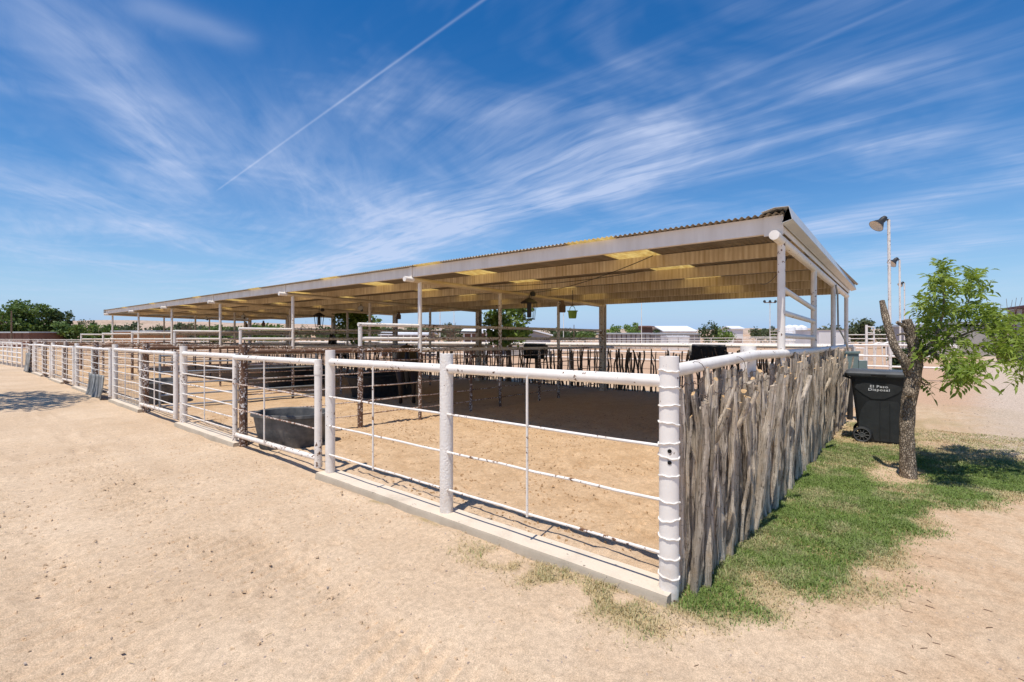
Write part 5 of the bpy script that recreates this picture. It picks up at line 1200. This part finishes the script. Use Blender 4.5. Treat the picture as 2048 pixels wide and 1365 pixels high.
# pipe pens
def pipe_run(label, pts, h, rails, step, mt=M_WHITE2, r=0.03, group='white pipe pens behind'):
    t = thing('pipe_corral', label, 'fence', (pts[0][0], pts[0][1], -0.35), group)
    for a, b in zip(pts[:-1], pts[1:]):
        A, B = Vector((a[0], a[1], 0)), Vector((b[0], b[1], 0)); L = (B - A).length; n = max(1, int(L / step))
        for z in rails:
            za, zb_ = zg(A.x, A.y), zg(B.x, B.y)
            mb = MB(); mb.tube([(A.x, A.y, za + z), (B.x, B.y, zb_ + z)], r, 8); mb.build('rail', mt, t)
        for i in range(n + 1):
            p = A.lerp(B, i / n); mb = MB(); mb.tube([(p.x, p.y, zg(p.x, p.y) - 0.1), (p.x, p.y, zg(p.x, p.y) + h)], r * 1.1, 8); mb.build('post', mt, t)
def W(px, d): p = at(px, HZ, d); return (p.x, p.y)
pipe_run('white pipe fence just behind the rear stick fence', [(15.0, 1.0), (15.0, 42.0)], 1.36, (1.34,), 4.0, M_WHITE, 0.045)
pipe_run('white pipe fence with three rails, second behind the rear stick fence', [(21.0, -2.0), (21.0, 48.0)], 1.35, (1.33, 0.9, 0.5), 3.5, M_WHITE, 0.04)
pipe_run('long arena panel fence with five rails, right part', [W(1378, 54), W(1560, 52), W(1700, 50)], 1.45, (1.43, 1.15, 0.88, 0.6, 0.3), 2.0)
pipe_run('long arena panel fence with five rails, left part', [W(1100, 60), W(1240, 57), W(1378, 54.5)], 1.45, (1.43, 1.15, 0.88, 0.6, 0.3), 1.6)
pipe_run('farther white panels behind the arena fence', [W(1420, 68), W(1720, 62)], 1.5, (1.48, 1.2, 0.9, 0.6), 2.4)
pipe_run('white panels near the tall lamp mast', [W(1540, 58), W(1610, 58)], 2.2, (2.18, 1.8, 1.4, 1.0), 1.1)
pipe_run('white panels beyond the utility box', [W(1690, 40), W(1790, 38)], 1.75, (1.72, 1.4, 1.1, 0.8), 2.4)
pipe_run('long white rails at the far left behind the pens', [W(-40, 44), W(230, 46), W(420, 48)], 1.35, (1.33, 1.05, 0.75, 0.45), 1.1)
pipe_run('second long white rail at the far left', [W(-40, 58), W(300, 60), W(720, 62)], 1.35, (1.33, 0.8), 3.0)
pipe_run('white pipe fence turning away beyond the farthest gate', [W(44, 27.5), W(-30, 36)], 1.42, (1.40, 1.12, 0.84, 0.56, 0.28), 1.5, M_WHITE, 0.035)
# gate and climbing rails beyond the utility box
pipe_run('white pipe gate right of the utility box', [W(1697, 24.5), W(1729, 23.8)], 1.10, (1.07, 0.75, 0.45, 0.15), 3.0, M_WHITE, 0.04)
g = at(1733, HZ, 23.6); g2_ = at(1748, HZ, 23.9)
t = thing('climbing_rail', 'tall narrow white climbing rail beside the gate right of the utility box', 'rail', (g.x, g.y, -0.3))
for q, h in ((g, 2.05), (g2_, 1.95)):
    mb = MB(); mb.tube([(q.x, q.y, -0.35), (q.x, q.y, h)], 0.055 if q is g else 0.03, 12); mb.build('upright', M_WHITE, t)
for z in (1.98, 1.68, 1.38):
    mb = MB(); mb.tube([(g.x, g.y, z), (g2_.x, g2_.y, z - 0.05)], 0.03, 10); mb.build('rung', M_WHITE, t)
t = thing('curved_rail_fence', 'short white fence with a wavy top rail and leaning rods left of the tree trunk', 'fence', (g.x, g.y, -0.3))
pts = [at(px, py, 23.2) for px, py in ((1735, 691), (1748, 690), (1756, 687), (1766, 689), (1773, 687), (1782, 682))]
mb = MB(); mb.tube(pts, 0.045, 10); mb.build('top_rail', M_WHITE, t)
for i, (px, k) in enumerate(((1752, 2), (1764, -2), (1772, -1.5), (1778, -1))):
    a = at(px, 689, 23.2); b = at(px - k, 736, 23.2); mb = MB(); mb.tube([a, b], 0.03, 8); mb.build('rod', M_WHITE2, t)
a = at(1783, 681, 23.2); mb = MB(); mb.tube([a, (a.x, a.y, -0.3)], 0.07, 12); mb.build('post', M_WHITE, t)
# spoil heap
p = at(1712, 690, 33); mb = MB(); v = []; n = 22; mlev = 8
for j in range(mlev + 1):
    for i in range(n):
        a = 2 * math.pi * i / n; rr = 1.15 * (1 - j / mlev) * (1 + 0.12 * math.sin(a * 3 + j)); z = -0.25 + 1.45 * (1 - (1 - j / mlev) ** 1.25) * 0.9
        v.append((p.x + rr * math.cos(a), p.y + rr * math.sin(a), z + 0.05 * math.sin(5 * a + j)))
mb.add(v, [(j * n + i, j * n + (i + 1) % n, (j + 1) * n + (i + 1) % n, (j + 1) * n + i) for j in range(mlev) for i in range(n)])
o = mb.build('dirt_heap', plain('heap_soil', (0.46, 0.33, 0.24), 0.95, 0.2, 4, 0.1, 0, 0.5), ang=80); tag(o, 'reddish heap of dirt beyond the gate right of the utility box', 'dirt heap')

# ------------------------------------------------------------------ grass, debris
def grass():
    R = np.random.default_rng(5)
    N = 900000
    x = R.uniform(-0.8, 8.5, N); y = R.uniform(-3.2, 1.8, N)
    d = lawn_density(x, y)
    keep = R.random(N) < d
    x, y, d = x[keep], y[keep], d[keep]; n = len(x)
    z = hground(x, y) - 0.004
    h = R.uniform(0.016, 0.046, n) * (0.55 + 0.6 * d) * np.where(y > -0.22, 1.35, 1.0); yaw = R.uniform(0, 2 * np.pi, n); ln = R.uniform(0.3, 1.5, n); w = R.uniform(0.0016, 0.0034, n) * (1 + x * 0.10)
    dx, dy = np.cos(yaw), np.sin(yaw); px_, py_ = -dy * w, dx * w
    b0 = np.stack([x - px_, y - py_, z], -1); b1 = np.stack([x + px_, y + py_, z], -1)
    mx_, my_, mz = x + dx * h * ln * 0.3, y + dy * h * ln * 0.3, z + h * 0.65
    m0 = np.stack([mx_ - px_ * .7, my_ - py_ * .7, mz], -1); m1 = np.stack([mx_ + px_ * .7, my_ + py_ * .7, mz], -1)
    tp = np.stack([x + dx * h * ln, y + dy * h * ln, z + h * R.uniform(0.5, 1.0, n)], -1)
    V = np.stack([b0, b1, m1, m0, tp], 1).reshape(-1, 3)
    base = np.arange(n) * 5
    loops = np.stack([base, base + 1, base + 2, base + 3, base + 3, base + 2, base + 4], -1).reshape(-1)
    ls = np.stack([np.arange(n) * 7, np.arange(n) * 7 + 4], -1).reshape(-1)
    me = bpy.data.meshes.new('grass'); me.vertices.add(len(V)); me.vertices.foreach_set('co', V.reshape(-1).astype(np.float32))
    me.loops.add(len(loops)); me.loops.foreach_set('vertex_index', loops.astype(np.int32)); me.polygons.add(2 * n); me.polygons.foreach_set('loop_start', ls.astype(np.int32)); me.update(calc_edges=True)
    dry = np.clip(sst(fbm(x * 3.0, y * 3.0, 44), 0.42, 0.66) * 0.6 + np.where(d < 0.55, 0.35, 0) + np.where(x < -0.08, 0.58, 0) + np.where(x > 5.6, 0.35, 0) + R.normal(0, 0.22, n), 0, 1)
    g1 = np.array([0.185, 0.27, 0.06]); g2 = np.array([0.30, 0.34, 0.14]); g3 = np.array([0.58, 0.47, 0.27])
    t = dry[:, None]; c = np.where(t < 0.5, g1 + (g2 - g1) * t * 2, g2 + (g3 - g2) * (t - 0.5) * 2) * R.uniform(0.75, 1.25, n)[:, None]
    ca_ = me.attributes.new('tint', 'FLOAT_COLOR', 'POINT'); cc = np.concatenate([np.repeat(c, 5, 0), np.ones((n * 5, 1))], 1); ca_.data.foreach_set('color', cc.reshape(-1).astype(np.float32))
    me.materials.append(M_GRASS); o = bpy.data.objects.new('grass', me); COL.objects.link(o)
    tag(o, 'short patchy green grass along the stick fence and round the tree', 'grass', kind='stuff')
grass()
def debris(name, label, n, region, size, mat, seed, flat=0.5, long=1.0, dens=None):
    R = np.random.default_rng(seed); x = R.uniform(region[0], region[1], n); y = R.uniform(region[2], region[3], n)
    if dens is not None: k = R.random(n) < dens(x, y); x, y = x[k], y[k]
    z = hground(x, y); mb = MB()
    for a, b, c in zip(x, y, z):
        s = size * R.uniform(0.4, 1.5); yw = R.uniform(0, 6.28); co, si = math.cos(yw), math.sin(yw); l = s * long
        v = [(-l, -s * .6, 0), (l * .8, -s * .7, 0), (l, s * .5, 0), (-l * .7, s * .7, 0), (-l * .6, -s * .3, s * flat * 1.3), (l * .5, -s * .2, s * flat * 1.6), (l * .4, s * .4, s * flat), (-l * .4, s * .4, s * flat * 1.2)]
        mb.add([(a + p * co - q * si, b + p * si + q * co, c + r - 0.002) for p, q, r in v], [(4, 5, 6, 7), (0, 1, 5, 4), (1, 2, 6, 5), (2, 3, 7, 6), (3, 0, 4, 7)])
    o = mb.build(name, mat, smooth=False); tag(o, label, 'debris', kind='stuff')
M_CRUMB = plain('dung_crumb', (0.13, 0.080, 0.045), 0.95, 0.35, 30, 0.1); M_PEB = plain('pebble', (0.40, 0.32, 0.26), 0.9, 0.3, 20, 0.15); M_TWIG = plain('twig', (0.16, 0.105, 0.07), 0.9, 0.3, 20, 0.1)
debris('dung_crumbs', 'dark crumbs scattered over the pen floor', 3800, (0.15, 6.5, 0.15, 9.5), 0.0075, M_CRUMB, 1, 0.6, 1.1, lambda x, y: sst(fbm(x * 2, y * 2, 4), 0.42, 0.62))
debris('pebbles', 'small pebbles scattered over the sandy lane', 4200, (-4.6, 3.0, -1.6, 9.0), 0.0060, M_PEB, 2, 0.6, 1.2, lambda x, y: (x < -0.1) | (y < -0.3))
M_CLOD = plain('sand_clod', (0.60, 0.44, 0.285), 0.95, 0.2, 30, 0.1)
debris('sand_clods', 'small clods of sand churned up over the lane', 11000, (-4.8, 3.2, -1.4, 8.0), 0.0085, M_CLOD, 12, 0.75, 1.2, lambda x, y: ((x < -0.14) | (y < -0.25)) * (0.15 + 0.85 * sst(fbm(x * 1.7, y * 1.7, 52), 0.40, 0.62)))
debris('pen_clods', 'small clods of soil churned up over the pen floor', 8000, (0.2, 5.5, 0.1, 10.0), 0.010, plain('pen_clod', (0.42, 0.27, 0.145), 0.95, 0.25, 30, 0.1), 13, 0.75, 1.2, lambda x, y: sst(fbm(x * 1.5, y * 1.5, 57), 0.36, 0.62))
debris('wood_chips', 'dark wood chips and twigs on the bare ground at the right', 420, (-1.2, 4.2, -2.8, -0.2), 0.0042, M_TWIG, 3, 0.7, 5.0, lambda x, y: sst(fbm(x * 1.3, y * 1.3, 8), 0.38, 0.6))
debris('lane_litter', 'dry straw bits lying on the sandy lane', 900, (-3.6, -0.05, -0.6, 6.0), 0.0022, plain('straw', (0.48, 0.36, 0.20), 0.9, 0.3), 4, 0.8, 8.0)
debris('gravel_stones', 'grey stones strewn over the gravel lane at the right', 900, (7.0, 20.0, -9.0, -1.4), 0.011, plain('gravel_grey', (0.38, 0.30, 0.235), 0.9, 0.3, 20, 0.15), 5, 0.6, 1.1)
print('scene built')
